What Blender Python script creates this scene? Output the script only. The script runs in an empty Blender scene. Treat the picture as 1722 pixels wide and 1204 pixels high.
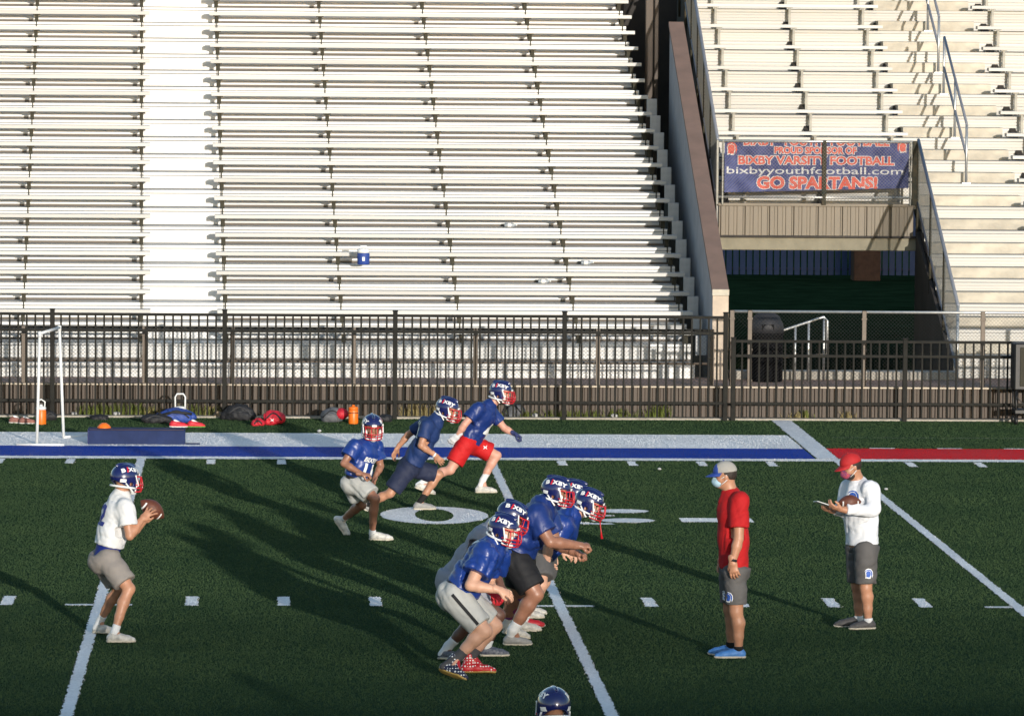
import bpy, bmesh, math, random
import numpy as np
from mathutils import Vector, Matrix
from mathutils.bvhtree import BVHTree

random.seed(7)
RNG = np.random.default_rng(7)
scene = bpy.context.scene
COL = scene.collection
pi = math.pi
rad = math.radians

# ------------------------------------------------------------------ camera
FPX, CAM = 8555.8, np.array([-2.868, -66.440, 5.948])          # focal length in photo pixels, position in metres
PITCH, YAW, ROLL = 0.06902, 0.04717, 0.0083
_f = np.array([math.sin(YAW) * math.cos(PITCH), math.cos(YAW) * math.cos(PITCH), -math.sin(PITCH)])
_r = np.array([math.cos(YAW), -math.sin(YAW), 0.0])
_u = np.cross(_r, _f)
_c, _s = math.cos(ROLL), math.sin(ROLL)
CR, CU, CF = _c * _r + _s * _u, -_s * _r + _c * _u, _f
cam_data = bpy.data.cameras.new('camera')
cam_data.sensor_fit = 'HORIZONTAL'
cam_data.sensor_width = 36.0
cam_data.lens = FPX / 1722.0 * 36.0
cam_data.clip_start = 1.0
cam_data.clip_end = 3000.0
cam = bpy.data.objects.new('camera', cam_data)
COL.objects.link(cam)
cam.matrix_world = Matrix(((CR[0], CU[0], -CF[0], CAM[0]), (CR[1], CU[1], -CF[1], CAM[1]),
                           (CR[2], CU[2], -CF[2], CAM[2]), (0, 0, 0, 1)))
scene.camera = cam

# ------------------------------------------------------------------ sky, sun, exposure
SUN_EL, SUN_AZ = rad(6.6), rad(14.5)            # low sun behind the camera, a little to its right
to_sun = Vector((math.sin(SUN_AZ) * math.cos(SUN_EL), -math.cos(SUN_AZ) * math.cos(SUN_EL), math.sin(SUN_EL)))
world = bpy.data.worlds.new('World')
scene.world = world
world.use_nodes = True
nt = world.node_tree
nt.nodes.clear()
sky = nt.nodes.new('ShaderNodeTexSky')
sky.sky_type = 'NISHITA'
sky.sun_disc = False
sky.altitude = 200.0
sky.air_density = 1.0
sky.dust_density = 0.85
sky.ozone_density = 1.7
sky.sun_elevation = SUN_EL
sky.sun_rotation = math.atan2(to_sun.x, to_sun.y)
bg = nt.nodes.new('ShaderNodeBackground')
bg.inputs['Strength'].default_value = 0.15
wo = nt.nodes.new('ShaderNodeOutputWorld')
nt.links.new(sky.outputs[0], bg.inputs[0])
nt.links.new(bg.outputs[0], wo.inputs[0])
sun_data = bpy.data.lights.new('sun', 'SUN')
sun_data.energy = 2.25
sun_data.angle = rad(0.53)
sun_data.color = (1.0, 0.935, 0.85)
sun = bpy.data.objects.new('sun', sun_data)
COL.objects.link(sun)
sun.location = (20, -80, 30)
sun.rotation_euler = to_sun.to_track_quat('Z', 'Y').to_euler()
scene.view_settings.view_transform = 'Standard'
scene.view_settings.look = 'None'
scene.view_settings.exposure = 0.93
scene.view_settings.gamma = 1.0
scene.view_settings.use_curve_mapping = False
scene.cycles.use_denoising = True
scene.cycles.max_bounces = 6

# ------------------------------------------------------------------ photo pixels to points
def pray(u, v):
    return CR * ((u - 861.0) / FPX) - CU * ((v - 602.0) / FPX) + CF
def P(u, v, Y):
    """point of the vertical plane y = Y that the photo pixel (u, v) looks at"""
    d = pray(u, v)
    return CAM + d * ((Y - CAM[1]) / d[1])
def G(u, v, z=0.0):
    d = pray(u, v)
    return CAM + d * ((z - CAM[2]) / d[2])
def V(*a):
    return np.array(a if len(a) > 1 else a[0], float)
def nrm(a):
    a = np.asarray(a, float)
    return a / (np.linalg.norm(a) + 1e-12)

# ------------------------------------------------------------------ materials
MATS = {}
def mat(name, col, rough=0.6, metal=0.0, var=0.12, scale=8.0, bump=0.0, bscale=60.0, coat=0.0, spec=0.5,
        col2=None, stretch=None, rnd=0.0, detail=4.0, trans=0.0, sheen=0.0):
    if name in MATS:
        return MATS[name]
    m = bpy.data.materials.new(name)
    m.use_nodes = True
    n, l = m.node_tree.nodes, m.node_tree.links
    b = n['Principled BSDF']
    b.inputs['Roughness'].default_value = rough
    b.inputs['Metallic'].default_value = metal
    b.inputs['Specular IOR Level'].default_value = spec
    b.inputs['Coat Weight'].default_value = coat
    b.inputs['Coat Roughness'].default_value = 0.08
    if sheen:
        b.inputs['Sheen Weight'].default_value = sheen
    if trans:
        b.inputs['Transmission Weight'].default_value = trans
    tc = n.new('ShaderNodeTexCoord')
    mp = n.new('ShaderNodeMapping')
    if stretch:
        mp.inputs['Scale'].default_value = stretch
    l.new(tc.outputs['Object'], mp.inputs[0])
    nz = n.new('ShaderNodeTexNoise')
    nz.inputs['Scale'].default_value = scale
    nz.inputs['Detail'].default_value = detail
    nz.inputs['Roughness'].default_value = 0.6
    l.new(mp.outputs[0], nz.inputs['Vector'])
    r = n.new('ShaderNodeValToRGB')
    c = np.array(col)
    a0 = np.clip(c * (1 - var), 0, 1)
    a1 = np.clip(c * (1 + var), 0, 1) if col2 is None else np.array(col2)
    r.color_ramp.elements[0].position = 0.32
    r.color_ramp.elements[0].color = (*a0, 1)
    r.color_ramp.elements[1].position = 0.68
    r.color_ramp.elements[1].color = (*a1, 1)
    l.new(nz.outputs[0], r.inputs[0])
    if rnd:
        oi = n.new('ShaderNodeObjectInfo')
        mr = n.new('ShaderNodeMapRange')
        mr.inputs['To Min'].default_value, mr.inputs['To Max'].default_value = 1 - rnd, 1 + rnd * 0.5
        l.new(oi.outputs['Random'], mr.inputs['Value'])
        hs = n.new('ShaderNodeHueSaturation')
        l.new(mr.outputs[0], hs.inputs['Value'])
        l.new(r.outputs[0], hs.inputs['Color'])
        l.new(hs.outputs[0], b.inputs['Base Color'])
    else:
        l.new(r.outputs[0], b.inputs['Base Color'])
    if bump:
        nb = n.new('ShaderNodeTexNoise')
        nb.inputs['Scale'].default_value = bscale
        nb.inputs['Detail'].default_value = 3.0
        l.new(mp.outputs[0], nb.inputs['Vector'])
        bp = n.new('ShaderNodeBump')
        bp.inputs['Strength'].default_value = bump
        bp.inputs['Distance'].default_value = 0.02
        l.new(nb.outputs[0], bp.inputs['Height'])
        l.new(bp.outputs[0], b.inputs['Normal'])
    MATS[name] = m
    return m

# ------------------------------------------------------------------ objects and properties
def tag(o, label=None, cat=None, group=None, kind=None):
    if label: o['label'] = label
    if cat: o['category'] = cat
    if group: o['group'] = group
    if kind: o['kind'] = kind
    return o
def empty(name, loc=(0, 0, 0), rz=0.0):
    o = bpy.data.objects.new(name, None)
    o.empty_display_size = 0.2
    COL.objects.link(o)
    o.location = Vector(loc)
    o.rotation_euler = (0, 0, rz)
    return o
def link(name, me, m=None, parent=None, loc=None, rot=None, scl=None):
    if m is not None and not me.materials:
        me.materials.append(m)
    o = bpy.data.objects.new(name, me)
    COL.objects.link(o)
    if parent is not None: o.parent = parent
    if loc is not None: o.location = Vector(loc)
    if rot is not None: o.rotation_euler = rot
    if scl is not None: o.scale = scl
    return o
def npmesh(name, verts, faces, smooth=False):
    verts = np.asarray(verts, np.float32)
    faces = np.asarray(faces, np.int32)
    me = bpy.data.meshes.new(name)
    k = faces.shape[1]
    me.vertices.add(len(verts))
    me.vertices.foreach_set('co', verts.ravel())
    me.loops.add(faces.size)
    me.loops.foreach_set('vertex_index', faces.ravel())
    me.polygons.add(len(faces))
    me.polygons.foreach_set('loop_start', np.arange(0, faces.size, k, dtype=np.int32))
    me.polygons.foreach_set('loop_total', np.full(len(faces), k, np.int32))
    if smooth:
        me.polygons.foreach_set('use_smooth', np.ones(len(faces), bool))
    me.update(calc_edges=True)
    me.validate()
    return me

class MB:
    """collects boxes, tubes and prisms into one mesh"""
    def __init__(s):
        s.v, s.f = [], []
    def add(s, vs, fs):
        o = len(s.v)
        s.v += [tuple(map(float, q)) for q in vs]
        s.f += [tuple(o + i for i in f) for f in fs]
        return s
    def box(s, x0, x1, y0, y1, z0, z1):
        return s.add([(x0, y0, z0), (x1, y0, z0), (x1, y1, z0), (x0, y1, z0), (x0, y0, z1), (x1, y0, z1), (x1, y1, z1), (x0, y1, z1)],
                     [(0, 3, 2, 1), (4, 5, 6, 7), (0, 1, 5, 4), (1, 2, 6, 5), (2, 3, 7, 6), (3, 0, 4, 7)])
    def bevbox(s, x0, x1, y0, y1, z0, z1, b=0.008):
        vs, ring = [], []
        for z, i in ((z0, b), (z0 + b, 0), (z1 - b, 0), (z1, b)):
            x0_, x1_, y0_, y1_ = x0 + i, x1 - i, y0 + i, y1 - i
            q = [(x0_ + b, y0_), (x1_ - b, y0_), (x1_, y0_ + b), (x1_, y1_ - b), (x1_ - b, y1_), (x0_ + b, y1_), (x0_, y1_ - b), (x0_, y0_ + b)]
            vs += [(a, c, z) for a, c in q]
        fs = [tuple(range(7, -1, -1)), tuple(range(24, 32))]
        for k in range(3):
            for i in range(8):
                j = (i + 1) % 8
                fs.append((k * 8 + i, k * 8 + j, k * 8 + 8 + j, k * 8 + 8 + i))
        return s.add(vs, fs)
    def tube(s, pts, r, n=8, caps=True, flat=None):
        pts = [np.asarray(q, float) for q in pts]
        rs = r if isinstance(r, (list, tuple)) else [r] * len(pts)
        vs, fs = [], []
        prev = None
        for i, q in enumerate(pts):
            t = nrm(pts[min(i + 1, len(pts) - 1)] - pts[max(i - 1, 0)])
            if prev is None:
                a = np.array([0, 0, 1.0]) if abs(t[2]) < 0.9 else np.array([1.0, 0, 0])
                x = nrm(np.cross(a, t))
            else:
                x = nrm(prev - t * np.dot(prev, t))
            prev = x
            y = np.cross(t, x)
            for k in range(n):
                an = 2 * pi * (k + 0.5) / n
                fx, fy = (1, 1) if flat is None else flat
                vs.append(q + x * math.cos(an) * rs[i] * fx + y * math.sin(an) * rs[i] * fy)
        for i in range(len(pts) - 1):
            for k in range(n):
                j = (k + 1) % n
                fs.append((i * n + k, i * n + j, (i + 1) * n + j, (i + 1) * n + k))
        if caps:
            fs.append(tuple(range(n - 1, -1, -1)))
            fs.append(tuple((len(pts) - 1) * n + k for k in range(n)))
        return s.add(vs, fs)
    def lathe(s, prof, n=20, c=(0, 0, 0), ax=None):
        vs, fs = [], []
        for r, z in prof:
            for k in range(n):
                a = 2 * pi * k / n
                vs.append((c[0] + r * math.cos(a), c[1] + r * math.sin(a), c[2] + z))
        for i in range(len(prof) - 1):
            for k in range(n):
                j = (k + 1) % n
                fs.append((i * n + k, i * n + j, (i + 1) * n + j, (i + 1) * n + k))
        fs.append(tuple(range(n - 1, -1, -1)))
        fs.append(tuple((len(prof) - 1) * n + k for k in range(n)))
        return s.add(vs, fs)
    def prism(s, poly, ax, t0, t1):
        """polygon (list of 2d points) extruded along axis ax ('x','y','z')"""
        n = len(poly)
        def pt(a, b, t):
            return {'x': (t, a, b), 'y': (a, t, b), 'z': (a, b, t)}[ax]
        vs = [pt(a, b, t0) for a, b in poly] + [pt(a, b, t1) for a, b in poly]
        fs = [tuple(range(n - 1, -1, -1)), tuple(range(n, 2 * n))] + [(i, (i + 1) % n, n + (i + 1) % n, n + i) for i in range(n)]
        return s.add(vs, fs)
    def mesh(s, name, smooth=False, recalc=True):
        me = bpy.data.meshes.new(name)
        me.from_pydata(s.v, [], s.f)
        if recalc:
            bm = bmesh.new()
            bm.from_mesh(me)
            bmesh.ops.recalc_face_normals(bm, faces=bm.faces)
            bm.to_mesh(me)
            bm.free()
        if smooth:
            me.polygons.foreach_set('use_smooth', np.ones(len(me.polygons), bool))
        me.update()
        return me
    def obj(s, name, m, parent=None, smooth=False, **k):
        return link(name, s.mesh(name, smooth), m, parent, **k)

# ------------------------------------------------------------------ signed distance fields -> one continuous mesh
class Sdf:
    def __init__(s, h=0.009):
        s.h, s.ops = h, []
    def cone(s, a, b, ra, rb, k=0.02, side=None, w=1.0, flat=False):
        a, b = np.asarray(a, float), np.asarray(b, float)
        s.ops.append(('cone', a, b, ra, rb, k, None if side is None else nrm(side), w, flat))
        return s
    def chain(s, pts, rs, k=0.02, **kw):
        for i in range(len(pts) - 1):
            s.cone(pts[i], pts[i + 1], rs[i], rs[i + 1], k, **kw)
        return s
    def ell(s, c, r, R=None, k=0.02):
        s.ops.append(('ell', np.asarray(c, float), np.asarray(r, float), np.eye(3) if R is None else np.asarray(R, float), k))
        return s
    def cut(s, o, n):
        """keep the side the normal points away from"""
        s.ops.append(('cut', np.asarray(o, float), nrm(n)))
        return s
    def cutl(s, o, n, r):
        """plane cut that only reaches r metres from o"""
        s.ops.append(('cutl', np.asarray(o, float), nrm(n), r))
        return s
    def wrinkle(s, amp, wave, axis=(0, 0, 1), seed=0):
        s.ops.append(('wr', amp, wave, nrm(axis), seed))
        return s
    def mesh(s, name):
        lo, hi = np.full(3, 1e9), np.full(3, -1e9)
        bb = []
        for o in s.ops:
            if o[0] == 'cone':
                r = max(o[3], o[4]) * max(1.0, o[7]) + 0.02
                l_, h_ = np.minimum(o[1], o[2]) - r, np.maximum(o[1], o[2]) + r
            elif o[0] == 'ell':
                r = np.abs(o[3]).T @ o[2] + 0.02
                r = np.full(3, max(o[2]) + 0.02)
                l_, h_ = o[1] - r, o[1] + r
            else:
                bb.append(None)
                continue
            bb.append((l_, h_))
            lo, hi = np.minimum(lo, l_), np.maximum(hi, h_)
        h = s.h
        lo = lo - 3 * h
        n = np.ceil((hi - lo) / h).astype(int) + 4
        F = np.full(n, 0.3, np.float32)
        ax = [(lo[i] + h * np.arange(n[i])).astype(np.float32) for i in range(3)]
        for o, b in zip(s.ops, bb):
            if b is not None:
                i0 = np.maximum(((b[0] - lo) / h).astype(int) - 2, 0)
                i1 = np.minimum(((b[1] - lo) / h).astype(int) + 4, n)
                sl = tuple(slice(i0[i], i1[i]) for i in range(3))
                X, Y, Z = ax[0][sl[0]][:, None, None], ax[1][sl[1]][None, :, None], ax[2][sl[2]][None, None, :]
            if o[0] == 'cone':
                _, a, b_, ra, rb, k, sd, w, flat = o
                dx, dy, dz = X - a[0], Y - a[1], Z - a[2]
                ba = b_ - a
                if sd is not None and w != 1.0:
                    q = (dx * sd[0] + dy * sd[1] + dz * sd[2]) * (1 - 1 / w)
                    dx, dy, dz = dx - q * sd[0], dy - q * sd[1], dz - q * sd[2]
                    ba = ba - sd * np.dot(ba, sd) * (1 - 1 / w)
                L2 = float(ba @ ba) + 1e-9
                t0 = (dx * ba[0] + dy * ba[1] + dz * ba[2]) / L2
                t = np.clip(t0, 0, 1)
                d = np.sqrt((dx - t * ba[0]) ** 2 + (dy - t * ba[1]) ** 2 + (dz - t * ba[2]) ** 2) - (ra + (rb - ra) * t)
                if flat:
                    d = np.maximum(d, (t0 - 1) * math.sqrt(L2))
            elif o[0] == 'ell':
                _, c, r, R, k = o
                dx, dy, dz = X - c[0], Y - c[1], Z - c[2]
                q = [dx * R[i][0] + dy * R[i][1] + dz * R[i][2] for i in range(3)]
                k0 = np.sqrt((q[0] / r[0]) ** 2 + (q[1] / r[1]) ** 2 + (q[2] / r[2]) ** 2)
                k1 = np.sqrt((q[0] / r[0] ** 2) ** 2 + (q[1] / r[1] ** 2) ** 2 + (q[2] / r[2] ** 2) ** 2) + 1e-6
                d = k0 * (k0 - 1) / k1
            elif o[0] == 'cut':
                d = (ax[0][:, None, None] - o[1][0]) * o[2][0] + (ax[1][None, :, None] - o[1][1]) * o[2][1] + (ax[2][None, None, :] - o[1][2]) * o[2][2]
                F = np.maximum(F, d.astype(np.float32))
                continue
            elif o[0] == 'cutl':
                i0 = np.maximum(((o[1] - o[3] - lo) / h).astype(int), 0)
                i1 = np.minimum(((o[1] + o[3] - lo) / h).astype(int) + 1, n)
                sl = tuple(slice(i0[i], i1[i]) for i in range(3))
                X, Y, Z = ax[0][sl[0]][:, None, None] - o[1][0], ax[1][sl[1]][None, :, None] - o[1][1], ax[2][sl[2]][None, None, :] - o[1][2]
                d = X * o[2][0] + Y * o[2][1] + Z * o[2][2]
                rr = np.sqrt(np.maximum(X * X + Y * Y + Z * Z - d * d, 0))
                F[sl] = np.where((rr < o[3]) & (np.abs(d) < o[3] * 0.7), np.maximum(F[sl], d), F[sl])
                continue
            else:
                _, amp, wave, axv, seed = o
                idx = np.nonzero(np.abs(F) < 0.05)
                px, py, pz = ax[0][idx[0]], ax[1][idx[1]], ax[2][idx[2]]
                rg = np.random.default_rng(seed)
                tot = np.zeros(len(px), np.float32)
                for q in range(5):
                    dv = nrm(axv + rg.normal(0, 0.45, 3))
                    d2 = nrm(rg.normal(0, 1, 3))
                    kk = 2 * pi / (wave * rg.uniform(0.6, 1.6))
                    ph = rg.uniform(0, 6.28)
                    w = np.sin(0.5 * kk * (px * dv[0] + py * dv[1] + pz * dv[2]) + 1.3 * np.sin(0.33 * kk * (px * d2[0] + py * d2[1] + pz * d2[2]) + ph) + ph)
                    msk = 0.5 + 0.5 * np.sin(0.4 * kk * (px * d2[1] + py * d2[2] + pz * d2[0]) + 2 * ph)
                    tot += (0.95 - 1.5 * np.abs(w) ** 0.55) * msk * 1.35
                F[idx] += (amp * 0.45 * tot).astype(np.float32)
                continue
            fo = F[sl]
            if k > 1e-4:
                hh = np.maximum(k - np.abs(fo - d), 0) / k
                F[sl] = np.minimum(fo, d) - hh * hh * k * 0.25
            else:
                F[sl] = np.minimum(fo, d)
        return net_mesh(F, lo, h, name)

def net_arrays(F, lo, h):
    ins = F < 0
    a = ins[:-1, :-1, :-1]
    anyc, allc = a.copy(), a.copy()
    n = np.array(F.shape)
    corners = [(i, j, k) for i in (0, 1) for j in (0, 1) for k in (0, 1)]
    for i, j, k in corners[1:]:
        c = ins[i:n[0] - 1 + i, j:n[1] - 1 + j, k:n[2] - 1 + k]
        anyc |= c
        allc &= c
    act = anyc & ~allc
    idx = np.argwhere(act)
    cid = np.full(act.shape, -1, np.int32)
    cid[act] = np.arange(len(idx), dtype=np.int32)
    vals = np.stack([F[idx[:, 0] + i, idx[:, 1] + j, idx[:, 2] + k] for i, j, k in corners], 1)
    acc, cnt = np.zeros((len(idx), 3), np.float32), np.zeros(len(idx), np.float32)
    co = np.array(corners, np.float32)
    for p in range(8):
        for q in range(p + 1, 8):
            if np.abs(co[p] - co[q]).sum() != 1:
                continue
            m = (vals[:, p] < 0) != (vals[:, q] < 0)
            t = vals[:, p] / (vals[:, p] - vals[:, q] + 1e-12)
            pos = co[p][None] + (co[q] - co[p])[None] * t[:, None]
            acc[m] += pos[m]
            cnt[m] += 1
    verts = (idx + acc / np.maximum(cnt, 1)[:, None]) * h + lo
    quads = []
    for axs in range(3):
        b, c = (axs + 1) % 3, (axs + 2) % 3
        s0 = [slice(None)] * 3
        s1 = [slice(None)] * 3
        s0[axs], s1[axs] = slice(0, -1), slice(1, None)
        A, B = ins[tuple(s0)], ins[tuple(s1)]
        e = np.argwhere(A != B)
        e = e[(e[:, b] > 0) & (e[:, c] > 0) & (e[:, b] < n[b] - 1) & (e[:, c] < n[c] - 1)]
        fl = A[e[:, 0], e[:, 1], e[:, 2]]
        def cell(db, dc):
            q = e.copy()
            q[:, b] += db
            q[:, c] += dc
            return cid[q[:, 0], q[:, 1], q[:, 2]]
        Q = np.stack([cell(-1, -1), cell(0, -1), cell(0, 0), cell(-1, 0)], 1)
        Q[~fl] = Q[~fl][:, ::-1]
        quads.append(Q)
    Q = np.concatenate(quads)
    Q = Q[(Q >= 0).all(1)]
    return verts, Q
def net_mesh(F, lo, h, name):
    v, q = net_arrays(F, lo, h)
    return npmesh(name, v, q, smooth=True)
def me_arrays(me):
    v = np.zeros(len(me.vertices) * 3, np.float32)
    me.vertices.foreach_get('co', v)
    q = np.zeros(len(me.loops), np.int32)
    me.loops.foreach_get('vertex_index', q)
    return v.reshape(-1, 3), q.reshape(-1, 4)
def join_quads(name, meshes):
    vs, qs, o = [], [], 0
    for me in meshes:
        v, q = me_arrays(me)
        vs.append(v)
        qs.append(q + o)
        o += len(v)
        bpy.data.meshes.remove(me)
    return npmesh(name, np.concatenate(vs), np.concatenate(qs), smooth=True)

# ------------------------------------------------------------------ flat print laid onto a surface
def text_tris(txt, size, bold=0.0, shear=0.0, wide=1.0, space=1.0, sub=0.02):
    cu = bpy.data.curves.new('text', 'FONT')
    cu.body, cu.size, cu.offset, cu.shear = txt, size, bold, shear
    cu.align_x, cu.align_y = 'CENTER', 'CENTER'
    cu.space_character = space
    cu.resolution_u = 3
    o = bpy.data.objects.new('text', cu)
    COL.objects.link(o)
    dg = bpy.context.evaluated_depsgraph_get()
    me = bpy.data.meshes.new_from_object(o.evaluated_get(dg))
    bpy.data.objects.remove(o)
    bm = bmesh.new()
    bm.from_mesh(me)
    bpy.data.meshes.remove(me)
    bmesh.ops.triangulate(bm, faces=bm.faces)
    for _ in range(4):
        ed = [e for e in bm.edges if e.calc_length() > sub]
        if not ed:
            break
        bmesh.ops.subdivide_edges(bm, edges=ed, cuts=1)
        bmesh.ops.triangulate(bm, faces=bm.faces)
    v = np.array([q.co[:] for q in bm.verts])
    bm.verts.ensure_lookup_table()
    f = [[q.index for q in fc.verts] for fc in bm.faces]
    bm.free()
    v[:, 0] *= wide
    return v[:, :2], f
def poly_tris(poly, sub=0.02):
    bm = bmesh.new()
    bm.faces.new([bm.verts.new((a, b, 0)) for a, b in poly])
    bmesh.ops.triangulate(bm, faces=bm.faces)
    for _ in range(4):
        ed = [e for e in bm.edges if e.calc_length() > sub]
        if not ed:
            break
        bmesh.ops.subdivide_edges(bm, edges=ed, cuts=1)
        bmesh.ops.triangulate(bm, faces=bm.faces)
    bm.verts.index_update()
    v = np.array([q.co[:] for q in bm.verts])
    f = [[q.index for q in fc.verts] for fc in bm.faces]
    bm.free()
    return v[:, :2], f
def bvh_of(me):
    return BVHTree.FromPolygons([v.co[:] for v in me.vertices], [p.vertices[:] for p in me.polygons])
def print_on(name, tris, bvh, c, ux, uy, m, parent, lift=0.004, reach=0.35):
    """lays flat artwork (2d triangles) onto a surface along the normal ux x uy"""
    v2, f = tris
    ux, uy = nrm(ux), nrm(uy)
    n = nrm(np.cross(ux, uy))
    uy = np.cross(n, ux)
    out, ok = [], []
    for a, b in v2:
        o = np.asarray(c) + ux * a + uy * b + n * reach
        hit = bvh.ray_cast(Vector(o), Vector(-n), reach * 2)
        if hit[0] is None:
            out.append(o)
            ok.append(False)
        else:
            out.append(np.array(hit[0]) + n * lift)
            ok.append(True)
    f = [q for q in f if all(ok[i] for i in q)]
    if not f:
        return None
    me = bpy.data.meshes.new(name)
    me.from_pydata([tuple(q) for q in out], [], f)
    me.update()
    return link(name, me, m, parent)
# ================================================================== THE SETTING
YARD = 0.9144
M_ground = mat('ground_soil', (0.055, 0.06, 0.03), 1.0, spec=0.0, var=0.5, scale=0.8, bump=0.4, bscale=20)
M_turf = mat('turf_base', (0.031, 0.056, 0.029), 1.0, spec=0.0, var=0.3, scale=30, bump=0.6, bscale=90)
def blade_mat(name, c0, c1, rough=0.55):
    m = bpy.data.materials.new(name)
    m.use_nodes = True
    n, l = m.node_tree.nodes, m.node_tree.links
    b = n['Principled BSDF']
    b.inputs['Roughness'].default_value = rough
    b.inputs['Specular IOR Level'].default_value = 0.06
    tc = n.new('ShaderNodeTexCoord')
    big = n.new('ShaderNodeTexNoise'); big.inputs['Scale'].default_value = 0.7; big.inputs['Detail'].default_value = 6
    fine = n.new('ShaderNodeTexNoise'); fine.inputs['Scale'].default_value = 38.0; fine.inputs['Detail'].default_value = 3
    l.new(tc.outputs['Object'], big.inputs['Vector']); l.new(tc.outputs['Object'], fine.inputs['Vector'])
    big.inputs['Roughness'].default_value = 0.62
    mx = n.new('ShaderNodeMath'); mx.operation = 'ADD'
    m2 = n.new('ShaderNodeMath'); m2.operation = 'MULTIPLY'; m2.inputs[1].default_value = 0.5
    l.new(big.outputs[0], mx.inputs[0]); l.new(fine.outputs[0], mx.inputs[1]); l.new(mx.outputs[0], m2.inputs[0])
    r = n.new('ShaderNodeValToRGB')
    r.color_ramp.elements[0].position = 0.36; r.color_ramp.elements[0].color = (*c0, 1)
    r.color_ramp.elements[1].position = 0.64; r.color_ramp.elements[1].color = (*c1, 1)
    l.new(m2.outputs[0], r.inputs[0]); l.new(r.outputs[0], b.inputs['Base Color'])
    return m
M_blade = blade_mat('turf_blades', (0.031, 0.061, 0.027), (0.062, 0.100, 0.041))
M_white_t = blade_mat('turf_white', (0.66, 0.65, 0.64), (0.88, 0.87, 0.86))
M_blue_t = blade_mat('turf_blue', (0.003, 0.028, 0.24), (0.006, 0.048, 0.36))
M_red_t = blade_mat('turf_red', (0.50, 0.002, 0.006), (0.70, 0.004, 0.010))
M_conc = mat('concrete', (0.36, 0.33, 0.28), 0.9, var=0.18, scale=5, bump=0.25, bscale=40)
M_deckc = mat('deck_brown', (0.40, 0.265, 0.20), 0.95, spec=0.05, var=0.15, scale=4, bump=0.15, bscale=30)

gmb = MB().box(-500, 500, -300, 900, -1.0, 0.0)
tag(gmb.obj('ground', M_ground), kind='structure')
turf = link('turf_field', MB().box(-40, 45, -54, 6.62, -0.5, 0.004).mesh('turf_field'), M_turf)
tag(turf, kind='structure')
tag(MB().box(-40, 45, 6.624, 6.86, -0.4, 0.03).obj('concrete_kerb', M_conc), kind='structure')

# ---- painted markings: sheets on the turf plus their share of the dyed blades
def inrect(x0, x1, y0, y1):
    return lambda x, y: (x > x0) & (x < x1) & (y > y0) & (y < y1)
def inell(cx, cy, a, b):
    return lambda x, y: ((x - cx) / a) ** 2 + ((y - cy) / b) ** 2 < 1
def rect_sheet(x0, x1, y0, y1, z, jag=0.012):
    """sheet with ragged long edges"""
    vs, fs = [], []
    nx, ny = max(1, int((x1 - x0) / 0.06)), max(1, int((y1 - y0) / 0.06))
    j = lambda: random.uniform(-jag, jag)
    if nx > ny:
        for i in range(nx + 1):
            x = x0 + (x1 - x0) * i / nx
            vs += [(x, y0 + j(), z), (x, y1 + j(), z)]
    else:
        for i in range(ny + 1):
            y = y0 + (y1 - y0) * i / ny
            vs += [(x1 + j(), y, z), (x0 + j(), y, z)]
    for i in range(len(vs) // 2 - 1):
        fs.append((2 * i, 2 * i + 2, 2 * i + 3, 2 * i + 1))
    return vs, fs
def ell_ring_sheet(cx, cy, a, b, ai, bi, z, n=64, a0=0.0, a1=2 * pi):
    vs, fs = [], []
    for i in range(n + 1):
        t = a0 + (a1 - a0) * i / n
        j = random.uniform(-0.01, 0.01)
        vs += [(cx + (a + j) * math.cos(t), cy + (b + j) * math.sin(t), z), (cx + ai * math.cos(t), cy + bi * math.sin(t), z)]
    for i in range(n):
        fs.append((2 * i, 2 * i + 2, 2 * i + 3, 2 * i + 1))
    return vs, fs
MARKS = []      # name, material, test, sheet verts, sheet faces, label
def mark_rect(name, m, x0, x1, y0, y1, z=0.010, lab=None):
    vs, fs = rect_sheet(x0, x1, y0, y1, z)
    MARKS.append((name, m, inrect(x0, x1, y0, y1), vs, fs, lab))
for k in range(-2, 3):
    mark_rect('yard_line', M_white_t, k * 5 * YARD - 0.053, k * 5 * YARD + 0.053, -48.5, -0.02, 0.012)
    for a, b in ((-0.33, -0.056), (0.056, 0.33)):
        mark_rect('hash_line', M_white_t, k * 5 * YARD + a, k * 5 * YARD + b, -16.31, -16.2, 0.012)
for k in range(-11, 12):
    if k % 5:
        mark_rect('yard_tick', M_white_t, k * YARD - 0.055, k * YARD + 0.055, -0.74, -0.10)
        mark_rect('yard_tick', M_white_t, k * YARD - 0.06, k * YARD + 0.06, -16.28, -15.52)
mark_rect('sideline', M_white_t, -30, 34, 0.0, 0.33)
mark_rect('border_stripe', M_blue_t, -30, 4.31, 0.332, 1.87, lab='blue stripe along the sideline')
mark_rect('border_stripe', M_white_t, -30, 4.31, 1.872, 4.05, lab='wide white stripe behind the blue one')
mark_rect('border_stripe', M_red_t, 4.63, 34, 0.332, 1.95, lab='red stripe along the sideline')
mark_rect('box_line', M_white_t, 4.34, 4.62, 0.335, 6.6, 0.013, lab='white line crossing the sideline stripes')
for k in range(5, 14):
    mark_rect('stripe_dash', M_white_t, k * YARD + 0.66, k * YARD + 1.0, 1.96, 2.05)
mark_rect('seam_line', mat('seam_faint', (0.09, 0.11, 0.08), 0.9), 4.9, 20, 3.70, 3.73)
mark_rect('field_dash', M_white_t, 1.88, 2.72, -7.95, -7.5)
mark_rect('field_dash', M_white_t, -2.72 - 5 * YARD, -1.88 - 5 * YARD, -7.95, -7.5)
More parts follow.
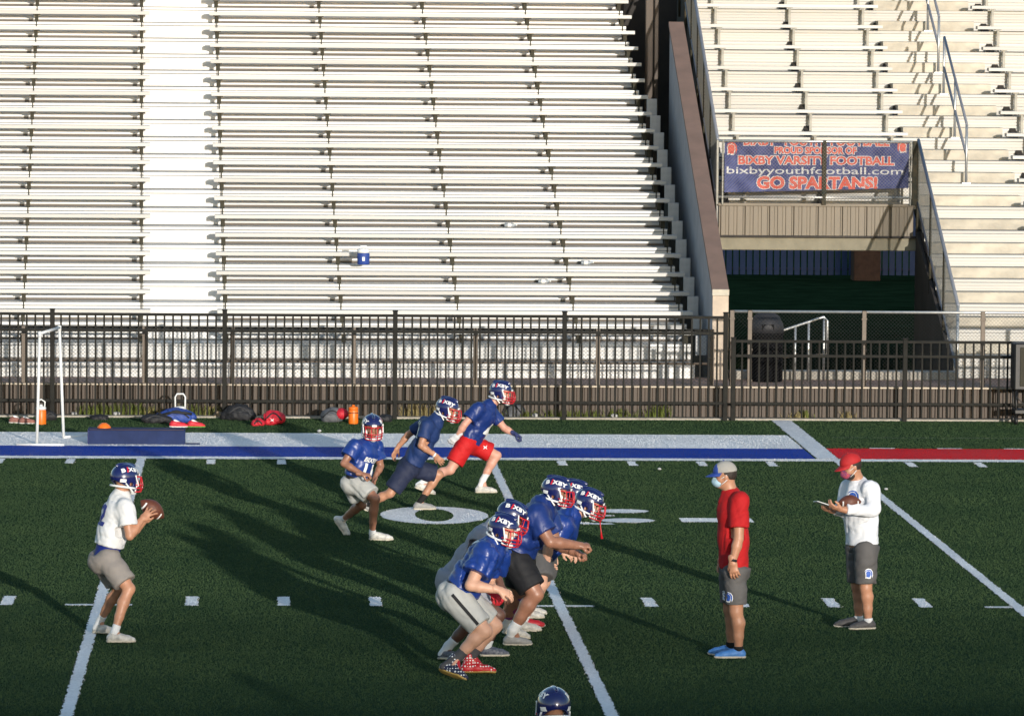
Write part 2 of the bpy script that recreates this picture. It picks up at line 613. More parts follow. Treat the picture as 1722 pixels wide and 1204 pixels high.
# the digits are painted to be read from the far side
vs, fs = ell_ring_sheet(-0.97, -7.27, 0.63, 1.0, 0.225, 0.74, 0.011)
MARKS.append(('field_number', M_white_t, lambda x, y: inell(-0.97, -7.27, 0.63, 1.0)(x, y) & ~inell(-0.97, -7.27, 0.225, 0.74)(x, y), vs, fs, 'white digit 0 painted on the turf'))
def lobe(cy):
    return lambda x, y: inell(0.93, cy, 0.62, 0.55)(x, y) & ~inell(1.02, cy, 0.36, 0.42)(x, y) & (x < 1.05)
L_a, L_b = lobe(-6.8), lobe(-7.72)
T_a, T_b = inell(1.27, -6.72, 0.31, 0.22), inell(1.25, -7.82, 0.32, 0.24)
BAR = inrect(0.72, 1.15, -7.32, -7.2)
vs, fs = [], []
for q in (ell_ring_sheet(0.93, -6.8, 0.62, 0.55, 0.40, 0.42, 0.011, 40, 0.42 * pi, 1.6 * pi), ell_ring_sheet(0.93, -7.72, 0.62, 0.55, 0.40, 0.42, 0.0113, 40, 0.4 * pi, 1.58 * pi),
          ell_ring_sheet(1.27, -6.72, 0.31, 0.22, 0, 0, 0.0117, 24), ell_ring_sheet(1.25, -7.82, 0.32, 0.24, 0, 0, 0.0121, 24)):
    o = len(vs); vs += q[0]; fs += [tuple(o + i for i in f) for f in q[1]]
MARKS.append(('field_number', M_white_t, lambda x, y: L_a(x, y) | L_b(x, y) | T_a(x, y) | T_b(x, y) | BAR(x, y), vs, fs, 'white digit 3 painted on the turf'))

def blades(x, y, hgt, wid):
    n = len(x)
    a = RNG.uniform(0, 2 * pi, n)
    hh = hgt * RNG.uniform(0.65, 1.25, n)
    w = wid * RNG.uniform(0.7, 1.3, n)
    lx, ly = RNG.normal(0, 0.45, n) * hh, RNG.normal(0, 0.45, n) * hh
    v = np.empty((n, 3, 3), np.float32)
    v[:, 0, 0], v[:, 0, 1], v[:, 0, 2] = x - np.cos(a) * w, y - np.sin(a) * w, 0.003
    v[:, 1, 0], v[:, 1, 1], v[:, 1, 2] = x + np.cos(a) * w, y + np.sin(a) * w, 0.003
    v[:, 2, 0], v[:, 2, 1], v[:, 2, 2] = x + lx, y + ly, hh
    return v.reshape(-1, 3), np.arange(3 * n, dtype=np.int32).reshape(-1, 3)
NB = 1150000
by = RNG.uniform(-28.0, 6.6, NB)
bw = (by - CAM[1]) / FPX
xl, xr = CAM[0] + (by - CAM[1]) * math.tan(YAW - math.atan(861 / FPX)) - 1.3, CAM[0] + (by - CAM[1]) * math.tan(YAW + math.atan(861 / FPX)) + 1.3
bx = xl + (xr - xl) * RNG.uniform(0, 1, NB)
free = np.ones(NB, bool)
jx, jy = bx + RNG.normal(0, 0.006, NB), by + RNG.normal(0, 0.012, NB)
for name, m, test, vs, fs, lab in MARKS:
    ins = test(jx, jy) & free
    free &= ~ins
    v2, f2 = blades(bx[ins], by[ins], 0.016, 0.0048)
    tv = np.array(vs, np.float32).reshape(-1, 3)
    me = bpy.data.meshes.new(name)
    allv = np.concatenate([tv, v2]) if len(v2) else tv
    tri = [(q[0], q[1], q[2]) for q in fs] + [(q[0], q[2], q[3]) for q in fs]
    allf = np.concatenate([np.array(tri, np.int32), f2 + len(tv)]) if len(v2) else np.array(tri, np.int32)
    o = link(name, npmesh(name, allv, allf), m, turf)
    if lab: o['label'] = lab
v2, f2 = blades(bx[free], by[free], 0.017, 0.0044)
tag(link('turf_grass', npmesh('turf_grass', v2, f2), M_blade), 'dark green artificial grass of the playing field', 'grass', kind='stuff')

# ------------------------------------------------------------------ bleachers
M_alu = mat('mill_aluminium', (0.57, 0.565, 0.545), 0.45, 0.12, rnd=0.14, var=0.10, scale=3, stretch=(0.4, 3, 3), bump=0.05, bscale=30)
M_seat = mat('seat_aluminium', (0.49, 0.478, 0.45), 0.55, 0.1, rnd=0.16, var=0.16, scale=2.2, stretch=(0.5, 4, 4), bump=0.06, bscale=40)
M_worn = mat('worn_step', (0.40, 0.365, 0.295), 0.6, 0.1, rnd=0.15, var=0.25, scale=3.5, bump=0.12, bscale=18)
M_brk = mat('bracket_paint', (0.034, 0.044, 0.036), 0.75, 0.0, spec=0.2, var=0.35, scale=9, col2=(0.07, 0.055, 0.034))
M_brk2 = mat('bracket_grey', (0.19, 0.185, 0.16), 0.5, 0.3, var=0.2)
M_gap_shade = mat('gap_shade_brown', (0.16, 0.14, 0.12), 0.8, var=0.25, scale=3, stretch=(0.3, 2, 2))  # tone of the dim space behind the open riser gaps, as a colour
M_alu2 = mat('weathered_aluminium', (0.46, 0.45, 0.42), 0.5, 0.1, rnd=0.16, var=0.10, scale=3, stretch=(0.4, 3, 3), bump=0.05, bscale=30)
M_grey = mat('grey_panel', (0.42, 0.42, 0.42), 0.6, 0.2, var=0.1)
M_brown = mat('brown_steel', (0.074, 0.055, 0.041), 0.6, 0.1, var=0.12, scale=3, stretch=(1, 1, 0.2))
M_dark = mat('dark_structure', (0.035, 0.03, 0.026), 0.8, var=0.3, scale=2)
M_tan = mat('tan_metal', (0.155, 0.128, 0.092), 0.55, 0.1, var=0.1, scale=3, stretch=(1, 1, 0.15))

def plank_mesh(name, h, t, ridges, depth=0.022, gw=0.0068):
    """unit-length plank (x 0..1), front face at y=0 with grooves, height h, thickness t"""
    poly = [(t, 0.0), (0.003, 0.0)]
    step = h / ridges
    for i in range(ridges):
        z0, z1 = i * step, (i + 1) * step
        poly += [(0.0, z0 + gw + 0.001), (0.0, z1 - gw - 0.001)]
        if i < ridges - 1:
            poly += [(depth, z1 - gw), (depth, z1 + gw)]
    poly += [(0.003, h), (t, h)]
    return MB().prism(poly, 'x', 0, 1).mesh(name)
def flat_plank(name, w, t):
    return MB().prism([(0, 0.004), (0.004, 0), (w - 0.004, 0), (w, 0.004), (w, t - 0.004), (w - 0.004, t), (0.004, t), (0, t - 0.004)], 'x', 0, 1).mesh(name)
def put(name, me, m, parent, x0, x1, y, z, jit=0.0):
    return link(name, me, m, parent, (x0, y, z + random.uniform(-jit, jit)), None, (x1 - x0, 1, 1))

# ---- the left stand, turned 1.5 degrees against the field
TH = 0.0268
LS = tag(empty('grandstand', (0.0, 9.34, 0.0), TH), 'long sunlit aluminium bleachers with a white aisle behind the iron fence', 'bleachers')
NR, RUN, RISE, Z0 = 22, 0.595, 0.263, 0.615
seat_me = flat_plank('seat_plank', 0.24, 0.06)
gap_shade_me = flat_plank('gap_shade_plank', 0.02, 0.032)
foot_me = flat_plank('foot_plank', 0.285, 0.045)
rise_me = plank_mesh('riser_plank', 0.178, 0.03, 3)
first_me = plank_mesh('front_riser', 0.165, 0.03, 2)
step_me = plank_mesh('aisle_riser', RISE - 0.057, 0.03, 1)
tread_me = flat_plank('aisle_tread', RUN - 0.015, 0.045)
bm_ = MB()
bm_.box(-0.03, 0.03, 0.035, 0.10, -0.01, 0.105)
bm_.box(-0.06, 0.06, 0.004, 0.22, 0.105, 0.121)
bm_.box(-0.0095, 0.0095, -0.084, -0.045, -0.24, -0.006)
brk_me = bm_.mesh('seat_bracket')
BLOCKS = [(-12.0, -4.80), (-3.56, 3.46)]
COLS = [-11.9, -10.15, -8.38, -6.6, -4.82, -3.54, -1.78, 0.0, 1.775, 3.40]
for j in range(NR):
    d, z = RUN * j, Z0 + RISE * j
    for bi, (a0, a1) in enumerate(BLOCKS):
        put('foot_plank', foot_me, M_alu, LS, a0, a1, d, z - 0.045, 0.002)
        put('foot_plank', foot_me, M_alu, LS, a0, a1, d + 0.297, z - 0.045, 0.002)
        if j == 0:
            put('riser_plank', first_me, M_alu, LS, a0, a1, d + 0.004, 0.40)
        else:
            put('riser_plank', rise_me, M_alu, LS, a0, a1, d + 0.004, z - 0.230, 0.001)
            put('gap_shade_plank', gap_shade_me, M_gap_shade, LS, a0, a1, d + 0.02, z - RISE + 0.001)  # added strip filling the open gap, coloured like its shaded interior
        e0, e1 = (a0, a1 + 0.12) if bi == 0 else (a0 - 0.11, a1 + 0.10)
        put('seat_plank', seat_me, M_seat, LS, e0, e1, d + 0.64, z + 0.394, 0.002)
    put('aisle_tread', tread_me, M_alu, LS, -4.79, -3.57, d - 0.012, z - 0.045)
    put('aisle_riser', step_me, M_alu, LS, -4.79, -3.57, d + 0.002, z - RISE + 0.006)
    if j < NR - 1:
        for c in COLS:
            link('seat_bracket', brk_me, M_brk, LS, (c, d + 0.67, z + RISE + 0.010))
# grey closure plates stepping down beside the wall
clo = MB().bevbox(0, 0.17, 0.0, 0.03, 0.0, 0.30, 0.006).mesh('end_panel')
for j in range(14):
    link('end_panel', clo, M_grey, LS, (3.52, RUN * j + 0.47, Z0 + RISE * j + 0.10))
# sloping stringers that carry the rows
for c in COLS:
    q = MB()
    L = RUN * NR
    q.prism([(0.15, 0.33), (L, 0.33 + RISE * (NR - 0.25)), (L, 0.15 + RISE * (NR - 0.25)), (0.15, 0.12)], 'x', -0.05, 0.05)
    for k in range(3, NR, 5):
        q.box(-0.05, 0.05, RUN * k, RUN * k + 0.12, 0.0, 0.2 + RISE * k)
    q.obj('stringer', M_dark, LS, loc=(c, 0.03, 0.0))
MB().box(-12, 3.6, RUN * NR + 0.1, RUN * NR + 0.2, 0.0, Z0 + RISE * NR + 1.0).obj('back_panel', M_dark, LS)

# ---- deck in front of both stands with its ribbed skirt
deck = link('front_deck', MB().box(-14, 24, 6.99, 9.75, 0.33, 0.40).mesh('front_deck'), M_deckc)
tag(deck, kind='structure')
SK = tag(empty('deck_skirt', (0, 6.9, 0)), 'ribbed brown sheet metal skirt below the walkway', 'wall')
pan = MB()
def rib_profile(n, pitch, z0, z1, depth=0.03):
    vs, x = [], 0.0
    prof = []
    for i in range(n):
        prof += [(x, depth), (x + pitch * 0.28, depth), (x + pitch * 0.38, 0.0), (x + pitch * 0.82, 0.0), (x + pitch * 0.96, depth)]
        x += pitch
    prof.append((x, depth))
    b = MB()
    for a, c in prof:
        vs += [(a, c, z0), (a, c, z1)]
    b.add(vs, [(2 * i, 2 * i + 2, 2 * i + 3, 2 * i + 1) for i in range(len(prof) - 1)])
    return b
sk_me = rib_profile(9, 0.11, 0.0, 0.455).mesh('skirt_sheet', recalc=False)
for i in range(30):
    link('skirt_sheet', sk_me, M_brown, SK, (-10.0 + i * 0.99, 0.0, 0.03))
MB().bevbox(-10, 19.7, -0.02, 0.09, 0.452, 0.476, 0.004).obj('top_trim', mat('trim_light', (0.42, 0.36, 0.28), 0.5, 0.2), SK)

# ---- divider wall with a sloping cap between the stands
WL = tag(empty('divider_wall', (3.82, 9.3, 0), 0.0), 'sloping brown capped concrete wall between the two stands', 'wall')
Lw = 8.95
M_wall = mat('painted_wall', (0.36, 0.35, 0.36), 0.8, var=0.1, scale=3, bump=0.1, bscale=30)
M_cap = mat('brown_cap', (0.205, 0.135, 0.105), 0.7, var=0.12, scale=3)
M_capf = mat('cap_front', (0.50, 0.41, 0.32), 0.75, var=0.15, scale=6)
MB().prism([(0.012, 0.0), (Lw, 0.0), (Lw, 1.66 + 0.442 * Lw), (0.012, 1.66)], 'x', -0.105, 0.105).obj('wall_body', M_wall, WL)
MB().prism([(-0.03, 1.66), (Lw, 1.66 + 0.442 * Lw + 0.013), (Lw, 1.75 + 0.442 * Lw), (-0.03, 1.745)], 'x', -0.125, 0.125).obj('sloping_cap', M_cap, WL)
MB().bevbox(-0.12, 0.12, -0.045, 0.01, 0.0, 1.655, 0.004).obj('front_face', M_capf, WL)
MB().bevbox(-0.127, 0.127, -0.052, 0.0, 1.657, 1.752, 0.005).obj('cap_nose', M_worn, WL)
# brown columns and dark back behind the top of that wall
for i, (u, w) in enumerate(((1092, 0.13), (1104, 0.07))):
    q = P(u, 60, 20.6 + 0.1 * i)
    tag(MB().bevbox(q[0] - w / 2, q[0] + w / 2, q[1], q[1] + 0.14, 0.0, 7.6, 0.01).obj('steel_column', M_brown),
        ('wide brown steel column at the top end of the long bleachers', 'narrow brown steel column beside the top of the sloping wall')[i], 'column', 'steel columns above the divider wall')
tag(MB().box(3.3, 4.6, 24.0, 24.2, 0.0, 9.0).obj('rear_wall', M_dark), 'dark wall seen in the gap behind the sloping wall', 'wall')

# ---- the right stand, higher and steeper, with a portal under its upper rows
RS = tag(empty('grandstand', (0, 0, 0)), 'steep upper bleachers above the banner with a stepped aisle', 'bleachers')
RUN2, RISE2, N2, Y2, Z2 = 0.725, 0.345, 18, 9.755, 0.746
XA, XB, XE = 7.42, 9.10, 20.0             # aisle from XA to XB, seats on both sides
rise2_me = plank_mesh('riser_plank', 0.147, 0.03, 3, 0.024, 0.0075)
foot2_me = flat_plank('foot_plank', 0.35, 0.045)
half_me = MB().prism([(0.0, 0.0), (0.0, 0.158), (0.012, 0.166), (0.36, 0.166), (0.36, 0.0)], 'x', 0, 1).mesh('half_step')
seat2_me = flat_plank('seat_plank', 0.25, 0.055)
bm_ = MB()
bm_.box(-0.02, 0.02, 0.03, 0.09, -0.30, 0.06)
bm_.box(-0.05, 0.05, 0.01, 0.2, 0.06, 0.074)
brk2_me = bm_.mesh('seat_bracket')
for i in range(N2):
    d, z = Y2 + RUN2 * i, Z2 + RISE2 * i
    x0 = 4.25 if i >= 6 else XA - 0.02
    for k in range(2):
        put('foot_plank', foot2_me, M_alu2, RS, x0, XE, d + 0.363 * k, z - 0.045)
        if not (i == 6 and k >= 0):
            put('riser_plank', rise2_me, M_alu2, RS, x0, XE, d + 0.005, z - 0.047 - 0.148 * (k + 1))
        else:
            put('riser_plank', rise2_me, M_alu2, RS, XA, XE, d + 0.005, z - 0.047 - 0.148 * (k + 1))
    put('half_step', half_me, M_worn, RS, XA + 0.02, XB - 0.02, d + 0.36, z + 0.004)
    for s0, s1 in (((x0, XA + 0.03),) if i >= 6 else ()) + ((XB - 0.03, XE),):
        put('seat_plank', seat2_me, M_seat if i % 3 else M_alu2, RS, s0, s1, d + 0.52, z + 0.385)
        c = s0 + (0.55 if s0 < 5 else 0.28)
        cols = [5.94 - 1.27, 5.94, 7.2] if s0 < 6 else [9.43 + 1.27 * q for q in range(8)]
        for c in cols:
            link('seat_bracket', brk2_me, M_brk2, RS, (c, d + 0.53, z + 0.31))
for c in (4.35, 5.9, 7.45, 9.3, 11, 13, 16):
    q = MB()
    i0 = 6 if c < 7.3 else 0
    ya, za = Y2 + RUN2 * i0 + 0.2, Z2 + RISE2 * i0
    yb, zb = Y2 + RUN2 * N2, Z2 + RISE2 * (N2 - 0.3)
    q.prism([(ya, za - 0.06), (yb, zb - 0.12), (yb, zb - 0.36), (ya, za - 0.3)], 'x', c - 0.05, c + 0.05)
    for k in ((1, 5) if c > 9 else ()):
        q.box(c - 0.06, c + 0.06, Y2 + RUN2 * k, Y2 + RUN2 * k + 0.12, 0, Z2 + RISE2 * k - 0.2)
    q.obj('stringer', M_dark, RS)
# side skirt of the lower rows (left of the stepped aisle) and of the upper rows
MB().prism([(Y2 + 0.03, 0.0), (Y2 + RUN2 * 6, 0.0), (Y2 + RUN2 * 6, Z2 + RISE2 * 5), (Y2 + 0.03, Z2 - 0.06)], 'x', XA - 0.075, XA - 0.03).obj('side_panel', M_dark, RS)
MB().prism([(14.3, 2.3), (Y2 + RUN2 * N2, Z2 + RISE2 * N2 - 1.6), (Y2 + RUN2 * N2, Z2 + RISE2 * N2 - 0.1), (14.3, 2.75)], 'x', 4.19, 4.235).obj('side_panel', M_dark, RS)

# ---- portal below the banner
PT = tag(empty('portal', (0, 14.05, 0)), 'tan ribbed fascia and beam over the dark tunnel opening', 'portal')
fm = MB()
fas = rib_profile(1, 0.385, 0.0, 0.47, 0.02).mesh('fascia_sheet', recalc=False)
b = MB()
prof = [(0, .03), (.02, .03), (.035, 0), (.10, 0), (.11, .012), (.15, .012), (.16, 0), (.23, 0), (.24, .012), (.28, .012), (.29, 0), (.375, 0), (.385, .03)]
vs = []
for a, c in prof:
    vs += [(a, c, 0.0), (a, c, 0.47)]
b.add(vs, [(2 * i, 2 * i + 2, 2 * i + 3, 2 * i + 1) for i in range(len(prof) - 1)])
fas = b.mesh('fascia_sheet', recalc=False)
for i in range(8):
    link('fascia_sheet', fas, M_tan, PT, (4.2 + i * 0.388, -0.05, 2.35))
MB().bevbox(4.18, 7.36, -0.075, 0.05, 2.815, 2.862, 0.005).obj('top_angle', M_tan, PT)
MB().bevbox(4.18, 7.36, -0.07, 0.05, 2.318, 2.352, 0.005).obj('bottom_angle', M_dark, PT)
MB().bevbox(4.12, 7.40, 0.0, 0.35, 2.115, 2.314, 0.01).obj('beam', mat('tan_concrete', (0.22, 0.20, 0.145), 0.85, var=0.15, scale=4), PT)
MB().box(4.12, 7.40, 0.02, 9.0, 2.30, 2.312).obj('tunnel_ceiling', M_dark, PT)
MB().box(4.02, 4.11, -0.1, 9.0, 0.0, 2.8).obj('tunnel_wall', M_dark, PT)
tag(MB().box(-25, 45, 9.75, 64, 0.002, 0.012).obj('back_lawn', mat('back_lawn', (0.018, 0.035, 0.015), 1.0, spec=0.0, var=0.3, scale=1.5, bump=0.3)), kind='structure')
BF = tag(empty('back_fence', (0, 45.0, 0)), 'dim blue slatted fence seen through the tunnel opening', 'fence')
M_slat = mat('blue_slat', (0.075, 0.10, 0.19), 0.9, spec=0.1, var=0.1)
slat = MB().box(0, 0.115, 0, 0.02, 0.1, 2.3).mesh('slat')
for i in range(46):
    link('slat', slat, M_slat, BF, (6.2 + i * 0.15, 0, 0))
for z in (0.2, 1.2, 2.2):
    MB().box(6.1, 13.2, 0.022, 0.06, z, z + 0.06).obj('rail', M_dark, BF)
tag(MB().bevbox(9.83, 10.42, 44.3, 44.9, 0, 2.6, 0.02).obj('brick_pillar', mat('pillar_brown', (0.10, 0.05, 0.03), 0.9, var=0.2)), 'dark brown pillar in front of the dim fence in the tunnel', 'pillar')

# ------------------------------------------------------------------ fences
M_iron = mat('black_iron', (0.021, 0.0205, 0.018), 0.8, 0.0, spec=0.15, var=0.2, scale=6)
M_galv = mat('galvanised', (0.55, 0.55, 0.53), 0.38, 0.75, var=0.1, scale=12)
M_post = mat('brown_post', (0.12, 0.095, 0.073), 0.55, 0.2, var=0.12, scale=5)
M_rail = mat('blue_grey_pipe', (0.22, 0.235, 0.27), 0.42, 0.35, var=0.08)
M_mesh = mat('wire_mesh', (0.075, 0.07, 0.06), 0.6, 0.3)
M_meshl = mat('wire_mesh_galvanised', (0.20, 0.195, 0.17), 0.5, 0.3)
def iron_fence(name, label, posts, top, rails, y, group=None, cap=0.05, over=0.0, picket_top=None):
    f = tag(empty(name, (0, y, 0)), label, 'fence', group)
    pm = MB().bevbox(-0.033, 0.033, -0.033, 0.033, 0.0, top + cap, 0.006)
    pm.bevbox(-0.04, 0.04, -0.04, 0.04, top + cap, top + cap + 0.018, 0.005)
    pm.box(-0.018, 0.018, -0.045, -0.033, 0.2, 0.26)
    pme = pm.mesh('post')
    pk = MB().bevbox(-0.013, 0.013, -0.013, 0.013, 0.05, (picket_top or top) - 0.005, 0.002).mesh('picket')
    for x in posts:
        link('post', pme, M_iron, f, (x, 0, 0))
    for a, c in zip(posts[:-1], posts[1:]):
        for z in rails:
            MB().bevbox(a + 0.034, c - 0.034, -0.019, 0.019, z - 0.02, z + 0.02, 0.003).obj('rail', M_iron, f)
        n = int(round((c - a) / 0.1215))
        for i in range(1, n):
            link('picket', pk, M_iron, f, (a + (c - a) * i / n, 0.0, 0))
    return f
iron_fence('iron_fence', 'tall black iron picket fence in front of the long bleachers', [-8.46, -6.02, -3.554, -1.106, 1.333, 3.66], 1.505, (1.495, 1.265, 0.255), 6.56)
iron_fence('iron_fence', 'lower dark iron picket fence in front of the tunnel', [3.776, 6.265, 8.75, 11.2], 1.165, (1.155, 0.945, 0.255), 6.56, cap=0.03)

def chain_mesh(x0, x1, z0, z1, y=0.0, p=0.054, r=0.0017, zf=None):
    """woven diagonals in the xz plane; zf(x) lifts a sloping panel"""
    b = MB()
    H = z1 - z0
    zf = zf or (lambda x: 0.0)
    n = int((x1 - x0 + H) / p)
    for s in (1, -1):
        for i in range(n + 1):
            xa = x0 - (H if s > 0 else 0) + i * p
            xb = xa + H
            lo, hi = max(xa, x0), min(xb, x1)
            if hi - lo < 0.01:
                continue
            f = lambda x: (z0 + (x - xa)) if s > 0 else (z1 - (x - xa))
            K = 1 if zf(0) == zf(1) else 4
            pts = [(lo + (hi - lo) * q / K) for q in range(K + 1)]
            b.tube([(x, y + 0.002 * s, f(x) + zf(x)) for x in pts], r, 3, caps=False)
    return b
def chain_fence(name, label, posts, z0, z1, y, mp=M_post, mr=M_post, mid=None, mm=M_mesh):
    f = tag(empty(name, (0, y, 0)), label, 'fence')
    pme = MB().bevbox(-0.032, 0.032, -0.02, 0.02, z0, z1 + 0.02, 0.005)
    for z in np.linspace(z0 + 0.15, z1 - 0.1, 3):
        pme.bevbox(-0.04, 0.04, -0.026, 0.0, z - 0.015, z + 0.015, 0.003)
    pme = pme.mesh('post')
    for x in posts:
        link('post', pme, mp, f, (x, 0, 0))
    MB().tube([(posts[0], 0.03, z1), (posts[-1], 0.03, z1)], 0.021, 8).obj('top_rail', mr, f, True)
    if mid:
        MB().tube([(posts[0], 0.03, mid), (posts[-1], 0.03, mid)], 0.017, 8).obj('middle_rail', mp, f, True)
    m = chain_mesh(posts[0], posts[-1], z0 + 0.03, z1 - 0.01, 0.03).obj('wire_mesh', mm, f)
    m['kind'] = 'stuff'
    return f
chain_fence('chain_link_fence', 'brown posted chain link fence along the walkway before the long bleachers', [-8.2, -6.46, -4.72, -3.447, -1.691, 0.077, 1.859, 3.52], 0.40, 1.265, 7.2, M_post, M_iron, mid=0.78)
chain_fence('chain_link_fence', 'chain link fence with bright top rail before the tunnel', [3.80, 4.06, 5.728, 7.465, 9.2, 11.0], 0.40, 1.55, 7.1, M_post, M_galv)

# rails and mesh around the portal
GF = tag(empty('guard_fence', (0, 13.95, 0)), 'galvanised chain link guard panel carrying the banner', 'fence')
for x, w, mm in ((4.16, 0.019, M_brk2), (4.245, 0.015, M_brk2), (5.86, 0.034, M_brk), (7.235, 0.015, M_brk2), (7.30, 0.04, M_brk)):
    MB().bevbox(x - w, x + w, -0.02, 0.03, 2.84, 3.86, 0.006).obj('post', mm, GF)
for z in (3.845, 2.96):
    MB().tube([(4.16, 0.0, z), (7.26, 0.0, z)], 0.021, 8).obj('rail', M_galv, GF, True)
q = chain_mesh(4.24, 7.24, 2.9, 3.84, -0.03, r=0.0024).obj('wire_mesh', M_meshl, GF); q['kind'] = 'stuff'

def side_guard(name, label, x, y0, y1, zb, slope, h, lower=0.0):
    f = tag(empty(name, (x, 0, 0)), label, 'fence')
    MB().tube([(0, y0, zb + h), (0, y1, zb + h + slope * (y1 - y0))], 0.026, 8).obj('top_rail', M_rail, f, True)
    MB().tube([(0, y0, zb + 0.08), (0, y1, zb + 0.08 + slope * (y1 - y0))], 0.02, 8).obj('bottom_rail', M_rail, f, True)
    n = int((y1 - y0) / 1.25)
    for i in range(n + 1):
        yy = y0 + (y1 - y0) * i / n
        zz = zb + slope * (yy - y0)
        MB().tube([(0.0, yy, zz - 0.5 - lower), (0.0, yy, zz + h)], 0.022, 8).obj('post', M_galv if i in (0,) else M_brk, f, True)
    b = chain_mesh(y0, y1, zb, zb + h, 0.0, r=0.0022, zf=lambda t: slope * (t - y0))
    b.v = [(vy, vx, vz) for vx, vy, vz in b.v]
    m = b.obj('wire_mesh', M_meshl, f)
    m['kind'] = 'stuff'
    return f
side_guard('side_guard', 'sloping chain link guard with pipe rail left of the stepped aisle', 7.36, 9.05, 14.0, 0.47, 0.473, 1.07)
side_guard('side_guard', 'sloping chain link guard along the upper bleachers beside the brown wall', 4.17, 14.05, 22.0, 2.80, 0.476, 1.06, 0.3)
# stair rail standing in the middle of the stepped aisle
for n_, (x, i0, i1, lab) in enumerate(((8.27, 7, 11, 'lower pipe handrail on the stepped aisle'), (8.27, 12, 16, 'upper pipe handrail on the stepped aisle'))):
    f = tag(empty('stair_rail', (x, 0, 0)), lab, 'handrail', 'handrails in the stepped aisle')
    ya, za = Y2 + RUN2 * i0 + 0.2, Z2 + RISE2 * i0
    yb, zb = Y2 + RUN2 * i1 + 0.2, Z2 + RISE2 * i1
    for h in (0.95, 0.45):
        MB().tube([(0, ya, za + h), (0, yb, zb + h)], 0.022, 8).obj('rail', M_rail, f, True)
    for k in range(3):
        yy, zz = ya + (yb - ya) * k / 2, za + (zb - za) * k / 2
        MB().tube([(0, yy, zz), (0, yy, zz + 0.95)], 0.023, 8).obj('post', M_galv, f, True)
        MB().bevbox(-0.07, 0.07, yy - 0.07, yy + 0.07, zz - 0.002, zz + 0.016, 0.003).obj('foot_plate', M_galv, f)
# ramp handrail on the walkway
f = tag(empty('ramp_handrail', (0, 9.1, 0)), 'shiny galvanised ramp handrail behind the chain link fence', 'handrail')
xs = [4.70, 4.93, 5.13, 5.36]
for i, x in enumerate(xs):
    MB().tube([(x, 0, 0.40), (x, 0, 1.14 + 0.07 * i)], 0.019, 8).obj('post', M_galv, f, True)
MB().tube([(4.63, 0, 0.62), (4.62, 0, 1.05), (4.70, 0, 1.14), (xs[-1], 0, 1.36), (5.41, 0, 1.30), (5.41, 0, 0.78)], 0.02, 8).obj('top_rail', M_galv, f, True)
MB().tube([(4.63, 0.002, 0.74), (5.41, 0.002, 0.80)], 0.016, 8).obj('lower_rail', M_post, f, True)
# walkway step behind the fence
tag(MB().bevbox(3.98, 7.4, 9.3, 9.62, 0.40, 0.53, 0.01).obj('concrete_step', M_conc), 'low concrete step on the walkway at the tunnel mouth', 'step')

# ------------------------------------------------------------------ the banner
M_ban = mat('banner_blue', (0.04, 0.052, 0.17), 0.6, spec=0.2, var=0.3, scale=4, col2=(0.095, 0.11, 0.25))
M_bred = mat('banner_red', (0.55, 0.075, 0.045), 0.55, var=0.1)
M_bwht = mat('banner_white', (0.52, 0.52, 0.52), 0.55, var=0.05)
BN = tag(empty('banner', (0, 13.975, 0)), 'blue sponsor banner with red lettering on the chain link guard', 'banner')
b = MB()
NXB = 60
vs = []
for i in range(NXB + 1):
    x = 4.275 + (7.215 - 4.275) * i / NXB
    sag = 0.012 * math.sin(i * 0.55) + 0.006 * math.sin(i * 1.7)
    lift = 0.085 * max(0.0, (i / NXB - 0.0)) ** 1.1
    for k in range(13):
        z = 3.86 - (0.83 - lift) * k / 12
        vs.append((x, sag * (0.4 + k / 14) * 0.6, z))
b.add(vs, [(i * 13 + k, (i + 1) * 13 + k, (i + 1) * 13 + k + 1, i * 13 + k + 1) for i in range(NXB) for k in range(12)])
bob = b.obj('banner_sheet', M_ban, BN, True)
bbv = bvh_of(bob.data)
def ban(txt, u0, u1, v, hpx, col, out=True, **k):
    """one line of lettering between photo columns u0 and u1 centred on photo row v"""
    a, c = P(u0, v, 13.975), P(u1, v, 13.975)
    hgt = hpx / FPX * 80.4
    t = text_tris(txt, hgt * 1.42, bold=k.get('bold', 0.006), sub=0.06)
    w = t[0][:, 0].max() - t[0][:, 0].min()
    sc = (c[0] - a[0]) / w
    cz = (a[2] + c[2]) / 2
    if out:
        t2 = text_tris(txt, hgt * 1.42, bold=k.get('bold', 0.006) + 0.010, sub=0.06)
        print_on('lettering', (t2[0] * np.array([sc, 1.0]), t2[1]), bbv, ((a[0] + c[0]) / 2, 0.0, cz), (1, 0, -0.0), (0, 0, 1), M_bwht, BN, 0.003)
    print_on('lettering', (t[0] * np.array([sc, 1.0]), t[1]), bbv, ((a[0] + c[0]) / 2, 0.0, cz), (1, 0, 0), (0, 0, 1), col, BN, 0.006)
ban('BIXBY  YOUTH  FOOTBALL', 1250, 1495, 238, 16, M_bred)
ban('PROUD SPONSOR OF', 1302, 1440, 254, 10.5, M_bred)
ban('BIXBY VARSITY FOOTBALL', 1241, 1503, 271, 13.5, M_bred)
ban('bixbyyouthfootball.com', 1222, 1519, 288, 12, M_bwht, out=False, bold=0.001)
ban('GO SPARTANS!', 1273, 1476, 309, 19, M_bred, bold=0.012)
HELM = [(-.30, -.10), (-.34, .12), (-.22, .30), (-.02, .38), (.18, .32), (.30, .12), (.30, -.15), (.20, -.50), (-.06, -.50), (.02, -.20), (-.10, -.14), (-.14, -.44), (-.30, -.50)][::-1]
PLUME = [(-.46, .22), (-.30, .46), (-.02, .58), (.30, .50), (.50, .22), (.54, -.15), (.42, -.52), (.36, -.15), (.36, .14), (.22, .38), (-.02, .45), (-.26, .36)][::-1]
